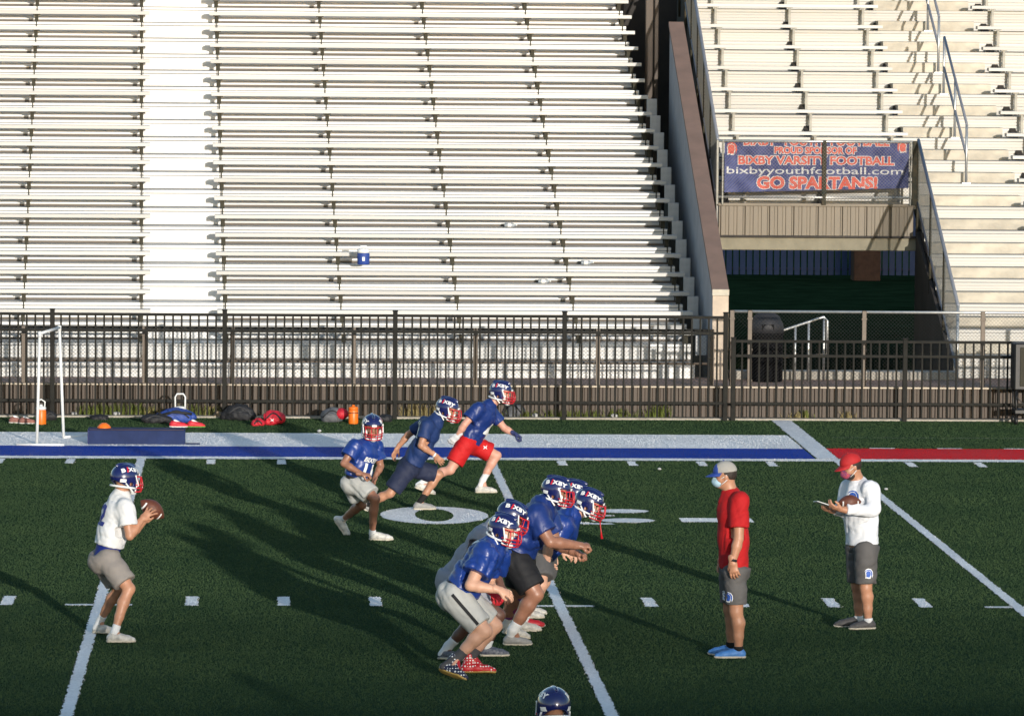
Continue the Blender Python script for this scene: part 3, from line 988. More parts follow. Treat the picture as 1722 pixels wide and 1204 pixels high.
for u, v, s, fl in ((1230, 250, 0.17, 1), (1518, 247, 0.16, -1)):
    q = P(u, v, 13.975)
    for kk, mm, lf in ((1.25, M_bwht, 0.003), (1.0, M_bred, 0.006)):
        for pc in (HELM, PLUME):
            tr = poly_tris([(a * s * (kk if pc is HELM else 1.0) * fl, c * s * (kk if pc is HELM else 1.0)) for a, c in (pc[::-1] if fl < 0 else pc)], 0.08)
            print_on('emblem', tr, bbv, (q[0], 0, q[2]), (1, 0, 0), (0, 0, 1), mm, BN, lf)

# ------------------------------------------------------------------ small stand behind the camera whose shadow reaches the near turf
HS = tag(empty('home_stand', (0, -70.4, 0)), 'low bleacher stand on the near side of the field', 'bleachers')
for i in range(12):
    MB().bevbox(-25, 30, 8.0 - 0.7 * i, 8.0 - 0.7 * i + 0.32, 0.5 + 0.3 * i, 0.56 + 0.3 * i, 0.006).obj('seat_plank', M_seat, HS)
    MB().bevbox(-25, 30, 7.6 - 0.7 * i, 7.95 - 0.7 * i, 0.2 + 0.3 * i, 0.25 + 0.3 * i, 0.006).obj('foot_plank', M_alu, HS)
MB().box(-25, 30, -0.75, -0.6, 0.0, 5.85).obj('back_wall', M_brown, HS)
for z in (6.02, 6.2, 6.4):
    MB().tube([(-25, -0.68, z), (30, -0.68, z)], 0.055, 8).obj('rail', M_galv, HS, True)
# ================================================================== HELMETS (built once, worn by ten players)
M_navy = mat('helmet_navy', (0.007, 0.011, 0.085), 0.25, 0.0, var=0.05, coat=0.8, spec=0.6)
M_hwhite = mat('helmet_white', (0.78, 0.78, 0.76), 0.4, var=0.04)
M_hred = mat('helmet_red', (0.55, 0.012, 0.02), 0.35, var=0.05, coat=0.3)
def helmet_shell():
    h = 0.006
    lo = np.array([-0.18, -0.15, -0.17])
    n = (np.array([0.36, 0.30, 0.36]) / h).astype(int)
    ax = [lo[i] + h * np.arange(n[i]) for i in range(3)]
    X, Y, Z = np.meshgrid(*ax, indexing='ij')
    def ell(cx, cy, cz, a, b, c):
        x, y, z = (X - cx), (Y - cy), (Z - cz)
        k0 = np.sqrt((x / a) ** 2 + (y / b) ** 2 + (z / c) ** 2)
        k1 = np.sqrt((x / a ** 2) ** 2 + (y / b ** 2) ** 2 + (z / c ** 2) ** 2) + 1e-6
        return k0 * (k0 - 1) / k1
    d = ell(-0.002, 0, 0.018, 0.150, 0.124, 0.134)
    e = ell(0.022, 0, -0.07, 0.085, 0.116, 0.085)
    hh = np.maximum(0.05 - np.abs(d - e), 0) / 0.05
    d = np.minimum(d, e) - hh * hh * 0.05 * 0.25
    d = np.minimum(d, ell(0.0, 0, 0.125, 0.12, 0.022, 0.034))          # crest ridge
    sh = np.maximum(d, -(d + 0.016))
    op = np.maximum(np.maximum(0.062 - X - 0.25 * np.maximum(Z + 0.02, 0), Z - 0.045), -1)
    sh = np.maximum(sh, -op)
    sh = np.maximum(sh, -(Z + 0.085 + 0.5 * np.minimum(X + 0.0, 0.07)))
    ear = np.sqrt((X - 0.0) ** 2 + (Z + 0.045) ** 2) - 0.018
    sh = np.maximum(sh, -np.maximum(ear, 0.07 - np.abs(Y)))
    return net_mesh(sh.astype(np.float32), lo, h, 'helmet')
helm_me = helmet_shell()
helm_bvh = bvh_of(helm_me)
HSUB = []       # (name, mesh, material)
tmp = empty('tmp')
def keep(o, m):
    if o is not None:
        HSUB.append((o.name.split('.')[0], o.data, m))
        bpy.data.objects.remove(o)
for sd in (-1, 1):
    # lettering runs back to front on the right side and front to back on the left
    ux = V(1, 0, 0) if sd < 0 else V(-1, 0, 0)
    nn = V(0, sd * 0.80, 0.60)
    uy = np.cross(nn, ux)
    for i, ch in enumerate('BIXBY'):
        off = (-0.082, -0.043, -0.006, 0.042, 0.083)[i]
        t = text_tris(ch, 0.057 if ch != 'I' else 0.078, bold=0.003, shear=0.12 if ch == 'I' else 0.0, wide=1.15, sub=0.012)
        keep(print_on('lettering', t, helm_bvh, V(0, 0, 0.02) + ux * off, ux, uy, M_hred if ch == 'I' else M_hwhite, tmp, 0.003), M_hred if ch == 'I' else M_hwhite)
    keep(print_on('sticker', poly_tris([(-.026, -.016), (.026, -.016), (.026, .016), (-.026, .016)], 0.02), helm_bvh, (-0.085, 0, -0.012), ux, V(0, 0, 1), M_hwhite, tmp, 0.003), M_hwhite)
    # chin strap bands lying on the shell
    for pa, pb in (((0.045, 0.045), (0.085, -0.06)), ((-0.06, -0.035), (0.03, -0.125))):
        pts = []
        for k in range(8):
            t = k / 7
            x, z = pa[0] + (pb[0] - pa[0]) * t, pa[1] + (pb[1] - pa[1]) * t
            hit = helm_bvh.ray_cast(Vector((x, sd * 0.3, z)), Vector((0, -sd, 0)), 0.5)
            yy = hit[0].y if hit[0] is not None else sd * 0.112
            if abs(yy) < 0.07: yy = sd * 0.112
            pts.append((x, yy + sd * 0.003, z))
        HSUB.append(('strap', MB().tube(pts, 0.0075, 6, flat=(1.0, 1.0)).mesh('strap', True), M_hwhite))
bpy.data.objects.remove(tmp)
b = MB()
def arc(z, x1, w, x0, n=9, drop=0.0):
    return [(x0 + (x1 - x0) * math.cos(t) ** 0.8 if abs(t) < 1.55 else x0, w * math.sin(t), z - drop * math.cos(t)) for t in np.linspace(-1.55, 1.55, n)]
for z, x1, w, x0 in ((0.028, 0.172, 0.112, 0.045), (-0.05, 0.196, 0.118, 0.05), (-0.082, 0.194, 0.112, 0.055), (-0.118, 0.178, 0.098, 0.06)):
    b.tube(arc(z, x1, w, x0), 0.0056, 6)
for y in (-0.036, 0.036):
    b.tube([(0.166, y, 0.028), (0.190, y, -0.05), (0.188, y, -0.082), (0.170, y, -0.118)], 0.0054, 6)
for y in (-0.095, 0.095):
    b.tube([(0.118, y, 0.028), (0.128, y, -0.05), (0.122, y * 0.97, -0.118)], 0.0054, 6)
HSUB.append(('face_guard', b.mesh('face_guard', True), M_hred))
b = Sdf(0.005)
b.ell((0.10, 0, -0.128), (0.034, 0.040, 0.026))
HSUB.append(('chin_cup', b.mesh('chin_cup'), M_hwhite))
for sd in (-1, 1):
    b = MB().tube([(0.10, sd * 0.034, -0.128), (0.075, sd * 0.085, -0.115), (0.055, sd * 0.108, -0.10)], 0.007, 6)
    HSUB.append(('strap', b.mesh('strap', True), M_hwhite))
b = MB()
pts = []
for k in range(17):
    a = pi * (0.36 + 1.28 * k / 16)
    pts.append((-0.002 + 0.142 * math.cos(a), 0.117 * math.sin(a), -0.078 - 0.012 * math.cos(a)))
b.tube(pts, 0.011, 6, flat=(1, 1))
HSUB.append(('rear_trim', b.mesh('rear_trim', True), M_hwhite))
for sd in (-1, 1):
    S_ = Sdf(0.005)
    S_.ell((0.070, sd * 0.083, -0.055), (0.024, 0.018, 0.042))
    HSUB.append(('jaw_pad', S_.mesh('jaw_pad'), M_hwhite))
b = MB().box(0.143, 0.152, -0.028, 0.028, 0.034, 0.056)
HSUB.append(('front_bumper', b.mesh('front_bumper'), M_hwhite))

def frame(yaw, pitch, roll=0.0):
    """rotation whose x axis looks along yaw (0 = right in the photo, 90 = away) and is pitched up"""
    return Matrix.Rotation(rad(yaw), 3, 'Z') @ Matrix.Rotation(rad(-pitch), 3, 'Y') @ Matrix.Rotation(rad(roll), 3, 'X')
def wear_helmet(root, H, yaw, pitch, roll=0.0, scale=1.0):
    o = link('helmet', helm_me, M_navy, root, loc=Vector(H), scl=(scale,) * 3)
    o.rotation_euler = frame(yaw, pitch, roll).to_euler()
    for nme, me, m in HSUB:
        link(nme, me, m, o)
    return o

# ================================================================== PEOPLE
SKIN = {
    'fair': mat('skin_fair', (0.56, 0.315, 0.215), 0.5, var=0.07, scale=14, spec=0.4),
    'rosy': mat('skin_rosy', (0.58, 0.30, 0.22), 0.48, var=0.08, scale=14, spec=0.4),
    'tan': mat('skin_tan', (0.43, 0.21, 0.125), 0.46, var=0.08, scale=14, spec=0.45),
    'bronze': mat('skin_bronze', (0.30, 0.14, 0.088), 0.42, var=0.1, scale=14, spec=0.5),
    'brown': mat('skin_brown', (0.20, 0.088, 0.052), 0.42, var=0.1, scale=14, spec=0.5),
    'deep': mat('skin_deep', (0.125, 0.06, 0.042), 0.42, var=0.1, scale=14, spec=0.5),
}
def cloth(name, col, rough=0.75, **k):
    return mat(name, col, rough, var=k.pop('var', 0.06), scale=k.pop('scale', 9), bump=k.pop('bump', 0.12), bscale=k.pop('bscale', 25), spec=k.pop('spec', 0.3), **k)
C_blue = cloth('jersey_blue', (0.008, 0.028, 0.155), 0.45, spec=0.55)
C_satin = cloth('jersey_satin', (0.010, 0.038, 0.215), 0.38, spec=0.6)
C_dull = cloth('jersey_dull_blue', (0.013, 0.033, 0.12), 0.6)
C_white = cloth('jersey_white', (0.66, 0.66, 0.66), 0.8)
C_tee = cloth('tee_white', (0.70, 0.71, 0.74), 0.85)
C_red = cloth('tee_red', (0.42, 0.010, 0.012), 0.8)
C_redsh = cloth('shorts_red', (0.50, 0.010, 0.012), 0.7)
C_under = cloth('undershirt_blue', (0.008, 0.02, 0.19), 0.6)
C_black = cloth('cloth_black', (0.012, 0.012, 0.014), 0.7)
C_navy = cloth('cloth_navy', (0.018, 0.024, 0.055), 0.7)
C_ltgrey = cloth('shorts_light_grey', (0.42, 0.42, 0.40), 0.7)
C_taupe = cloth('shorts_taupe', (0.235, 0.21, 0.19), 0.75)
C_dkgrey = cloth('shorts_dark_grey', (0.095, 0.09, 0.088), 0.75)
C_char = cloth('shorts_charcoal', (0.09, 0.088, 0.088), 0.75)
C_greysh = cloth('shirt_grey', (0.30, 0.30, 0.34), 0.8)
C_sleeve = mat('sleeve_pattern', (0.42, 0.02, 0.05), 0.6, var=0.2, scale=18, col2=(0.05, 0.03, 0.22))
S_white = mat('shoe_white', (0.50, 0.48, 0.44), 0.5, var=0.3, scale=22)
S_dark = mat('shoe_dark', (0.075, 0.07, 0.07), 0.65, var=0.2, scale=40)
S_grey = mat('shoe_grey', (0.27, 0.265, 0.255), 0.6, var=0.15, scale=30)
S_blue = mat('shoe_blue', (0.06, 0.20, 0.50), 0.55, var=0.15, scale=40)
S_navy = mat('shoe_navy', (0.02, 0.028, 0.06), 0.55, var=0.2, scale=30, col2=(0.18, 0.19, 0.22))
S_sole = mat('sole_pale', (0.52, 0.47, 0.38), 0.6, var=0.1)
S_gold = mat('sole_gold', (0.42, 0.27, 0.07), 0.5, var=0.2)
S_red = mat('shoe_red', (0.42, 0.012, 0.02), 0.5, var=0.1)
K_white = cloth('sock_white', (0.68, 0.68, 0.68), 0.85)
K_grey = cloth('sock_grey', (0.06, 0.06, 0.065), 0.85)
K_black = cloth('sock_black', (0.012, 0.012, 0.012), 0.85)
def star_mat(name, base):
    m = bpy.data.materials.new(name)
    m.use_nodes = True
    n, l = m.node_tree.nodes, m.node_tree.links
    tc = n.new('ShaderNodeTexCoord')
    vo = n.new('ShaderNodeTexVoronoi')
    vo.inputs['Scale'].default_value = 42
    vo.inputs['Randomness'].default_value = 0.25
    l.new(tc.outputs['Object'], vo.inputs['Vector'])
    r = n.new('ShaderNodeValToRGB')
    r.color_ramp.interpolation = 'CONSTANT'
    r.color_ramp.elements[0].color = (0.75, 0.75, 0.72, 1)
    r.color_ramp.elements[1].position = 0.34
    r.color_ramp.elements[1].color = (*base, 1)
    l.new(vo.outputs['Distance'], r.inputs[0])
    l.new(r.outputs[0], n['Principled BSDF'].inputs['Base Color'])
    n['Principled BSDF'].inputs['Roughness'].default_value = 0.5
    return m
S_star_red = star_mat('shoe_red_stars', (0.50, 0.015, 0.02))
S_star_navy = star_mat('shoe_navy_stars', (0.018, 0.02, 0.05))
G_white = cloth('glove_white', (0.62, 0.62, 0.64), 0.6)
G_navy = cloth('glove_navy', (0.03, 0.04, 0.12), 0.6)
G_red = cloth('glove_red', (0.5, 0.02, 0.03), 0.6)
M_eye = mat('eye_dark', (0.02, 0.014, 0.01), 0.2, var=0.0)
M_hair = mat('hair_dark', (0.025, 0.016, 0.011), 0.6, var=0.3, scale=60, bump=0.4, bscale=120)

def lerp(a, b, t):
    return a + (b - a) * t
def hand_sdf(W, tip, pn, curl, m=1.0, spread=0.12, h=0.0055, glove=0.0):
    """palm, four fingers of unequal length bent three times, and a thumb leaving the side of the palm"""
    d = nrm(tip - W)
    pn = nrm(pn - d * np.dot(pn, d))
    sd = np.cross(d, pn)
    g = glove
    s = Sdf(h)
    s.cone(W - d * 0.05, W + d * 0.01, 0.028 * m + g, 0.025 * m + g, 0.01, sd, 1.15)
    s.cone(W + d * 0.012, W + d * 0.078, 0.016 * m + g, 0.0165 * m + g, 0.018, sd, 2.25)
    for i, (off, L) in enumerate(((-0.031, 0.072), (-0.0105, 0.080), (0.0105, 0.074), (0.030, 0.058))):
        p = W + d * (0.084 - 0.004 * abs(i - 1.3)) + sd * off * m
        dr = nrm(d + sd * (off / 0.031) * spread)
        ang = 0.0
        for k, fr in enumerate((0.45, 0.31, 0.24)):
            ang += curl * (0.75, 1.0, 0.8)[k] * (1.0 + 0.08 * i)
            dd = dr * math.cos(ang) + pn * math.sin(ang)
            q = p + dd * L * fr * 1.05
            s.cone(p, q, (0.0102 - 0.0008 * k) * m + g, (0.0096 - 0.0008 * k) * m + g, 0.004)
            p = q
    t0 = W + d * 0.022 - sd * 0.028 + pn * 0.006
    t1 = t0 + nrm(d * 0.75 - sd * 0.6 + pn * (0.25 + 0.5 * curl)) * 0.042
    t2 = t1 + nrm(d * 0.95 - sd * (0.25 - 0.4 * curl) + pn * (0.2 + 0.55 * curl)) * 0.032
    s.cone(t0, t1, 0.0145 * m + g, 0.0115 * m + g, 0.012)
    s.cone(t1, t2, 0.0115 * m + g, 0.0095 * m + g, 0.005)
    return s

def shoe(root, heel, toe, ankle, m, sole_m, L=0.285, high=0.0, h=0.0078, laces=None, g=1.0):
    d = nrm(toe - heel)
    up = ankle - heel
    up = nrm(up - d * np.dot(up, d))
    if up[2] < 0: up = -up
    sd = np.cross(up, d)
    L = max(L, min(np.linalg.norm(toe - heel), 0.33))
    s = Sdf(h)
    A = heel + d * 0.038 + up * 0.042
    s.chain([A, heel + d * 0.45 * L + up * 0.044, heel + d * 0.72 * L + up * 0.034, heel + d * (L - 0.03) + up * 0.027],
            [0.034 * g, 0.035 * g, 0.031 * g, 0.021 * g], 0.02, side=sd, w=1.15)
    top = heel + d * 0.07 + up * (0.080 + high)
    s.cone(A + d * 0.02, lerp(top, ankle, 0.5) if high else top, 0.036 * g, 0.040 * g, 0.022, flat=True)
    s.cone(top - up * 0.014, heel + d * 0.58 * L + up * 0.045, 0.033, 0.026, 0.02)
    s.cut(heel + up * 0.010, -up)
    o = link('shoe', s.mesh('shoe'), m, root)
    s = Sdf(h)
    s.chain([heel + d * 0.038 + up * 0.02, heel + d * 0.45 * L + up * 0.02, heel + d * 0.72 * L + up * 0.02, heel + d * (L - 0.028) + up * 0.02],
            [0.037, 0.035, 0.040, 0.026], 0.02, side=sd, w=1.08)
    s.cut(heel + up * 0.021, up).cut(heel + up * 0.001, -up)
    link('sole', s.mesh('sole'), sole_m, o)
    if laces is not None and laces is not m:
        S2 = Sdf(h)
        S2.cone(top + d * 0.012 + up * 0.012, heel + d * 0.62 * L + up * 0.052, 0.024, 0.019, 0.0)
        link('tongue', S2.mesh('tongue'), laces, o)
    b = MB()
    for k in range(4):
        c = heel + d * (0.34 + 0.075 * k) * L + up * (0.090 - 0.011 * k)
        b.tube([c - sd * 0.026 - up * 0.008, c + up * 0.004, c + sd * 0.026 - up * 0.008], 0.004, 5)
    link('laces', b.mesh('laces', True), laces or m, o)
    return o

def band(root, name, a, b, r, w, m):
    """ring round a limb at a, along direction b"""
    b = nrm(b)
    x = nrm(np.cross(b, V(0.3, 0.5, 0.81)))
    y = np.cross(b, x)
    mb = MB()
    n = 16
    vs = []
    for t, rr in ((-w, r * 0.9), (-w, r), (w, r), (w, r * 0.9)):
        vs += [a + b * t + (x * math.cos(2 * pi * k / n) + y * math.sin(2 * pi * k / n)) * rr for k in range(n)]
    mb.add(vs, [(i * n + k, i * n + (k + 1) % n, (i + 1) * n + (k + 1) % n, (i + 1) * n + k) for i in range(3) for k in range(n)])
    return mb.obj(name, m, root, True)

class Person:
    def __init__(s, label, Y, J, yaw, head_yaw, head_pitch, skin, m=1.0, fat=1.0, near_is_right=True, group=None, head_roll=0.0):
        s.Y, s.m, s.fat = Y, m, fat
        s.J = {}
        for k, (u, v, dy) in J.items():
            s.J[k] = P(u, v, Y + dy)
        for f in ('heeln', 'toen', 'heelf', 'toef'):
            q = s.J[f]
            if q[2] < 0.05 and f[:-1] + f[-1] not in ():
                q[2] = max(0.006, q[2] * 0.15)
        j = s.J
        base = (j['heeln'] + j['heelf']) / 2
        s.root = tag(empty('person', (0, 0, 0)), label, 'person', group)
        s.skin = SKIN[skin]
        s.sp = nrm(j['neck'] - j['pel'])
        R, Lf = (j['shn'], j['shf']) if near_is_right else (j['shf'], j['shn'])
        s.left = nrm(Lf - R)
        s.left = nrm(s.left - s.sp * np.dot(s.left, s.sp))
        s.front = np.cross(s.left, s.sp)
        fr = np.array(frame(head_yaw, head_pitch, head_roll))
        s.F, s.HL, s.U = fr[:, 0], fr[:, 1], fr[:, 2]
        s.hy, s.hp, s.hr = head_yaw, head_pitch, head_roll
        s.nr = near_is_right
        s.hands = {}
    def body(s, hands, bare=True, h=0.0118):
        j, m, B = s.J, s.m, Sdf(h)
        H, F, L, U = j['head'], s.F, s.HL, s.U
        R3 = np.stack([F, L, U])
        B.ell(H + U * 0.028 - F * 0.008, (0.098, 0.076, 0.098), R3, 0.02)
        B.ell(H + F * 0.022 - U * 0.055, (0.066, 0.056, 0.062), R3, 0.04)
        B.ell(H + F * 0.062 - U * 0.088, (0.024, 0.026, 0.020), R3, 0.02)
        B.cone(H + F * 0.090 + U * 0.008, H + F * 0.106 - U * 0.026, 0.009, 0.014, 0.012)
        B.cone(H + F * 0.084 + U * 0.026 - L * 0.035, H + F * 0.084 + U * 0.026 + L * 0.035, 0.011, 0.011, 0.015)
        B.cone(H + F * 0.080 - U * 0.058 - L * 0.018, H + F * 0.080 - U * 0.058 + L * 0.018, 0.010, 0.010, 0.008)
        for q in (-1, 1):
            B.ell(H + L * 0.078 * q - F * 0.004 - U * 0.008, (0.020, 0.010, 0.030), R3, 0.006)
            B.cone(H + F * 0.05 - U * 0.03 + L * 0.045 * q, H + F * 0.06 - U * 0.03 + L * 0.04 * q, 0.02, 0.02, 0.02)
        N = j['neck']
        B.cone(N - s.sp * 0.03, H - U * 0.05 - F * 0.02, 0.064 * m, 0.056 * m, 0.03)
        ch, wa = lerp(N, j['pel'], 0.32), lerp(N, j['pel'], 0.68)
        B.chain([lerp(N, j['pel'], 0.12), ch, wa, j['pel']], [0.08, 0.105, 0.095, 0.10], 0.05, side=s.left, w=1.35)
        for q in 'nf':
            sh, el, wr = j['sh' + q], j['el' + q], j['wr' + q]
            B.cone(lerp(N, sh, 0.5) - s.sp * 0.045, sh - s.sp * 0.012, 0.042 * m, 0.052 * m, 0.03)
            B.chain([sh, lerp(sh, el, 0.45), el], [0.058 * m, 0.053 * m, 0.041 * m], 0.02)
            B.chain([el, lerp(el, wr, 0.32), wr], [0.042 * m, 0.043 * m, 0.027 * m], 0.015)
            hp, kn, an = j['hip' + q], j['kn' + q], j['an' + q]
            kf = nrm(kn - (hp + an) / 2) if np.linalg.norm(kn - (hp + an) / 2) > 0.03 else s.front
            B.cone(hp, j['pel'], 0.095 * m, 0.09 * m, 0.05)
            B.chain([hp, lerp(hp, kn, 0.5), kn], [0.090 * m, 0.080 * m, 0.056 * m], 0.02)
            B.cone(kn + kf * 0.012, kn + kf * 0.014 + (an - kn) * 0.05, 0.046 * m, 0.042 * m, 0.02)
            B.chain([kn, lerp(kn, an, 0.3) - kf * 0.014, lerp(kn, an, 0.65) - kf * 0.006, an], [0.052 * m, 0.057 * m, 0.044 * m, 0.033 * m], 0.02)
            he, to = j['heel' + q], j['toe' + q]
            B.cone(an, lerp(he, to, 0.55) + V(0, 0, 0.03), 0.032, 0.026, 0.02)
        ms = [B.mesh('body')]
        gl = []
        for q in 'nf':
            sp = hands[q]
            S = hand_sdf(j['wr' + q], j['hd' + q], np.asarray(sp[0], float), sp[1], m * 1.03, sp[2] if len(sp) > 2 and sp[2] is not None else 0.12, glove=0.002 if len(sp) > 3 else 0)
            if len(sp) > 3:
                gl.append((S.mesh('glove'), sp[3]))
            else:
                ms.append(S.mesh('hand'))
        s.body_o = link('body', join_quads('body', ms), s.skin, s.root)
        for me, mt in gl:
            link('glove', me, mt, s.root)
        for q in (-1, 1):
            e = Sdf(0.004)
            e.ell(H + F * 0.087 + U * 0.004 + L * 0.032 * q, (0.010, 0.013, 0.008), R3)
            link('eye', e.mesh('eye'), M_eye, s.root)
    def shirt(s, m, hem=0.95, sleeve=0.6, seed=1, loose=1.0, name='jersey', sr=1.0, under=None, wr=0.008, belly=0.0, collar=0.0):
        j, S = s.J, Sdf(0.0108)
        N, PL, f = j['neck'], j['pel'], s.fat
        spn = PL - N
        hemp = N + spn * hem
        S.chain([N + spn * 0.05 - s.sp * collar * 0.6, N + spn * 0.28, N + spn * 0.62, N + spn * (hem + 0.12)],
                [0.082 * f, 0.122 * f, 0.118 * f * loose, 0.125 * f * loose], 0.05, side=s.left, w=1.40)
        if belly:
            S.ell(N + spn * 0.62 + s.front * 0.05, np.array([0.13, 0.15, 0.17]) * (1 + belly), np.stack([s.front, s.left, s.sp]), 0.06)
        S.cut(hemp, -s.sp)
        S.cone(N + s.sp * (0.010 - collar), N - s.sp * (0.05 + collar), 0.076 * f * (1 - 2.5 * collar), 0.100 * f, 0.03)
        S.cone(j['shn'], j['shf'], 0.070 * f, 0.070 * f, 0.05)
        for q in 'nf':
            sh, el = j['sh' + q], j['el' + q]
            if sleeve <= 1.0:
                S.cone(sh, lerp(sh, el, sleeve), 0.074 * f * sr, 0.076 * f * sr, 0.035, flat=True)
            else:
                wr_ = lerp(el, j['wr' + q], sleeve - 1.0)
                S.cone(sh, el, 0.074 * f * sr, 0.062 * f * sr, 0.035)
                S.cone(el, wr_, 0.060 * f * sr, 0.043 * f, 0.02, flat=True)
        S.wrinkle(wr * 1.7, 0.20, s.sp * 0.55 + s.front * 0.6, seed)
        S.wrinkle(wr * 0.75, 0.10, s.sp * 0.8 + s.front * 0.5, seed + 9)
        S.cutl(hemp, -s.sp, 0.3)
        for q in 'nf':
            sh, el = j['sh' + q], j['el' + q]
            if sleeve <= 1.0:
                S.cutl(lerp(sh, el, sleeve), el - sh, 0.13)
            else:
                S.cutl(wr_ if q == 'f' else lerp(el, j['wrn'], sleeve - 1.0), j['wr' + q] - el, 0.09)
        o = link(name, S.mesh(name), m, s.root)
        s.shirt_o = o
        s.shirt_bvh = bvh_of(o.data)
        if under:
            mt, t1 = under
            S = Sdf(0.0108)
            S.cone(N + spn * (hem - 0.12), N + spn * (t1 + 0.1), 0.112 * f, 0.114 * f, 0.02, side=s.left, w=1.38)
            S.cut(N + spn * t1, -s.sp).cut(N + spn * (hem - 0.1), s.sp)
            link('undershirt', S.mesh('undershirt'), mt, s.root)
        return o
    def shorts(s, m, t=0.75, seed=3, flare=1.0, r=1.0, tf=None, waist=0.86, name='shorts'):
        j, S = s.J, Sdf(0.0108)
        f = s.fat
        N, PL = j['neck'], j['pel']
        S.cone(lerp(N, PL, 0.8), PL, 0.112 * f, 0.122 * f, 0.04, side=s.left, w=1.33)
        S.ell(PL - s.front * 0.03 - s.sp * 0.03, np.array([0.125, 0.165, 0.13]) * f, np.stack([s.front, s.left, s.sp]), 0.05)
        S.cut(lerp(N, PL, waist), s.sp)
        for q, tt in (('n', t), ('f', tf or t)):
            hp, kn = j['hip' + q], j['kn' + q]
            S.cone(hp, lerp(hp, kn, tt), 0.115 * f * r, 0.104 * f * r * flare, 0.04, flat=True)
        S.wrinkle(0.011, 0.17, s.sp + s.front * 0.5, seed)
        S.wrinkle(0.005, 0.09, s.sp, seed + 5)
        for q, tt in (('n', t), ('f', tf or t)):
            S.cutl(lerp(j['hip' + q], j['kn' + q], tt), j['kn' + q] - j['hip' + q], 0.15)
        o = link(name, S.mesh(name), m, s.root)
        s.shorts_o, s.shorts_bvh = o, bvh_of(o.data)
        return o
    def feet(s, mn, mf, sole, sock=K_white, sh=0.28, sockf=None, high=0.0, laces=None, fl=0.285, g=1.0):
        j = s.J
        for q, mm in (('n', mn), ('f', mf)):
            shoe(s.root, j['heel' + q], j['toe' + q], j['an' + q], mm, sole, L=fl, high=high, laces=laces, g=g)
            S = Sdf(0.009)
            an, kn = j['an' + q], j['kn' + q]
            he = j['heel' + q]
            S.chain([lerp(he, j['toe' + q], 0.22) + V(0, 0, 0.05), an, lerp(an, kn, sh)], [0.034, 0.0375 * s.m, 0.041 * s.m + 0.010 * sh], 0.02, flat=False)
            S.cut(lerp(an, kn, sh), kn - an)
            link('sock', S.mesh('sock'), (sockf if q == 'f' and sockf else sock), s.root)
    def helmet(s, scale=0.965, dx=0.0):
        H = s.J['head']
        return wear_helmet(s.root, H, s.hy, s.hp, s.hr, scale)
    def number(s, txt, side, t, size, m=M_hwhite, wide=1.0, off=0.0):
        c = lerp(s.J['neck'], s.J['pel'], t) + s.left * off
        ux = s.left if side == 'front' else -s.left
        print_on('number', text_tris(txt, size, bold=size * 0.03, wide=wide, sub=0.03), s.shirt_bvh, c, ux, s.sp, m, s.root, 0.005)

def hd(pn, curl, spread=None, glove=None):
    return (pn, curl, spread) if glove is None else (pn, curl, spread, glove)
GP = 'players at practice'
# ---- quarterback
q = Person('quarterback in white jersey and taupe shorts gripping a football', -18.9, dict(
    head=(210, 805, 0.0), neck=(203, 833, 0.0), pel=(178, 938, 0.0), shn=(211, 853, -0.17), eln=(218, 901, -0.22), wrn=(240, 872, -0.14), hdn=(254, 858, -0.10),
    shf=(207, 850, 0.19), elf=(222, 897, 0.22), wrf=(245, 874, 0.16), hdf=(262, 862, 0.11), hipn=(183, 942, -0.10), knn=(217, 990, -0.2), ann=(193, 1062, -0.3), heeln=(178, 1082, -0.3), toen=(228, 1084, -0.3),
    hipf=(174, 940, 0.10), knf=(200, 990, 0.15), anf=(169, 1042, 0.36), heelf=(154, 1061, 0.36), toef=(186, 1064, 0.3)), 18, 36, -4, 'tan', 0.97, 1.02, group=GP)
q.body({'n': hd((0.4, 0.9, 0.1), 0.28, 0.42), 'f': hd((0.0, -1, 0.1), 0.3, 0.35)})
q.shirt(C_white, hem=0.80, sleeve=0.64, seed=11, loose=1.06, under=(C_under, 1.02), sr=1.08)
q.shorts(C_taupe, t=0.80, seed=4, flare=1.02, waist=1.0)
q.feet(S_white, S_white, S_sole, K_white, 0.16)
q.helmet()
q.number('12', 'back', 0.36, 0.27, mat('print_blue', (0.02, 0.03, 0.22), 0.6))
# ---- three runners
q = Person('player in blue jersey with white 11 and light grey shorts turning toward camera', -9.95, dict(
    head=(626, 718, -0.03), neck=(620, 741, 0.0), pel=(598, 812, 0.0), shn=(597, 750, -0.14), eln=(578, 779, -0.22), wrn=(609, 797, -0.30), hdn=(622, 799, -0.31),
    shf=(633, 752, 0.10), elf=(640, 784, 0.12), wrf=(631, 802, 0.0), hdf=(627, 814, -0.04), hipn=(605, 816, -0.09), knn=(631, 839, -0.2), ann=(626, 897, -0.08), heeln=(620, 908, -0.06), toen=(659, 910, -0.10),
    hipf=(594, 815, 0.09), knf=(608, 849, 0.15), anf=(577, 873, 0.5), heelf=(562, 874, 0.55), toef=(580, 897, 0.5)), -35, -82, -8, 'bronze', 0.92, 0.95, group=GP)
q.body({'n': hd((0.2, 0.3, -0.9), 1.2), 'f': hd((-0.5, -0.5, 0), 0.35)})
q.shirt(C_satin, hem=0.86, sleeve=0.62, seed=21, under=(C_black, 1.02), sr=1.12, wr=0.010)
q.shorts(C_ltgrey, t=0.72, seed=5, flare=1.12, waist=0.94)
q.feet(S_white, S_white, S_sole, K_white, 0.12)
q.helmet()
q.number('11', 'front', 0.66, 0.22); q.number('BIXBY', 'front', 0.40, 0.075)
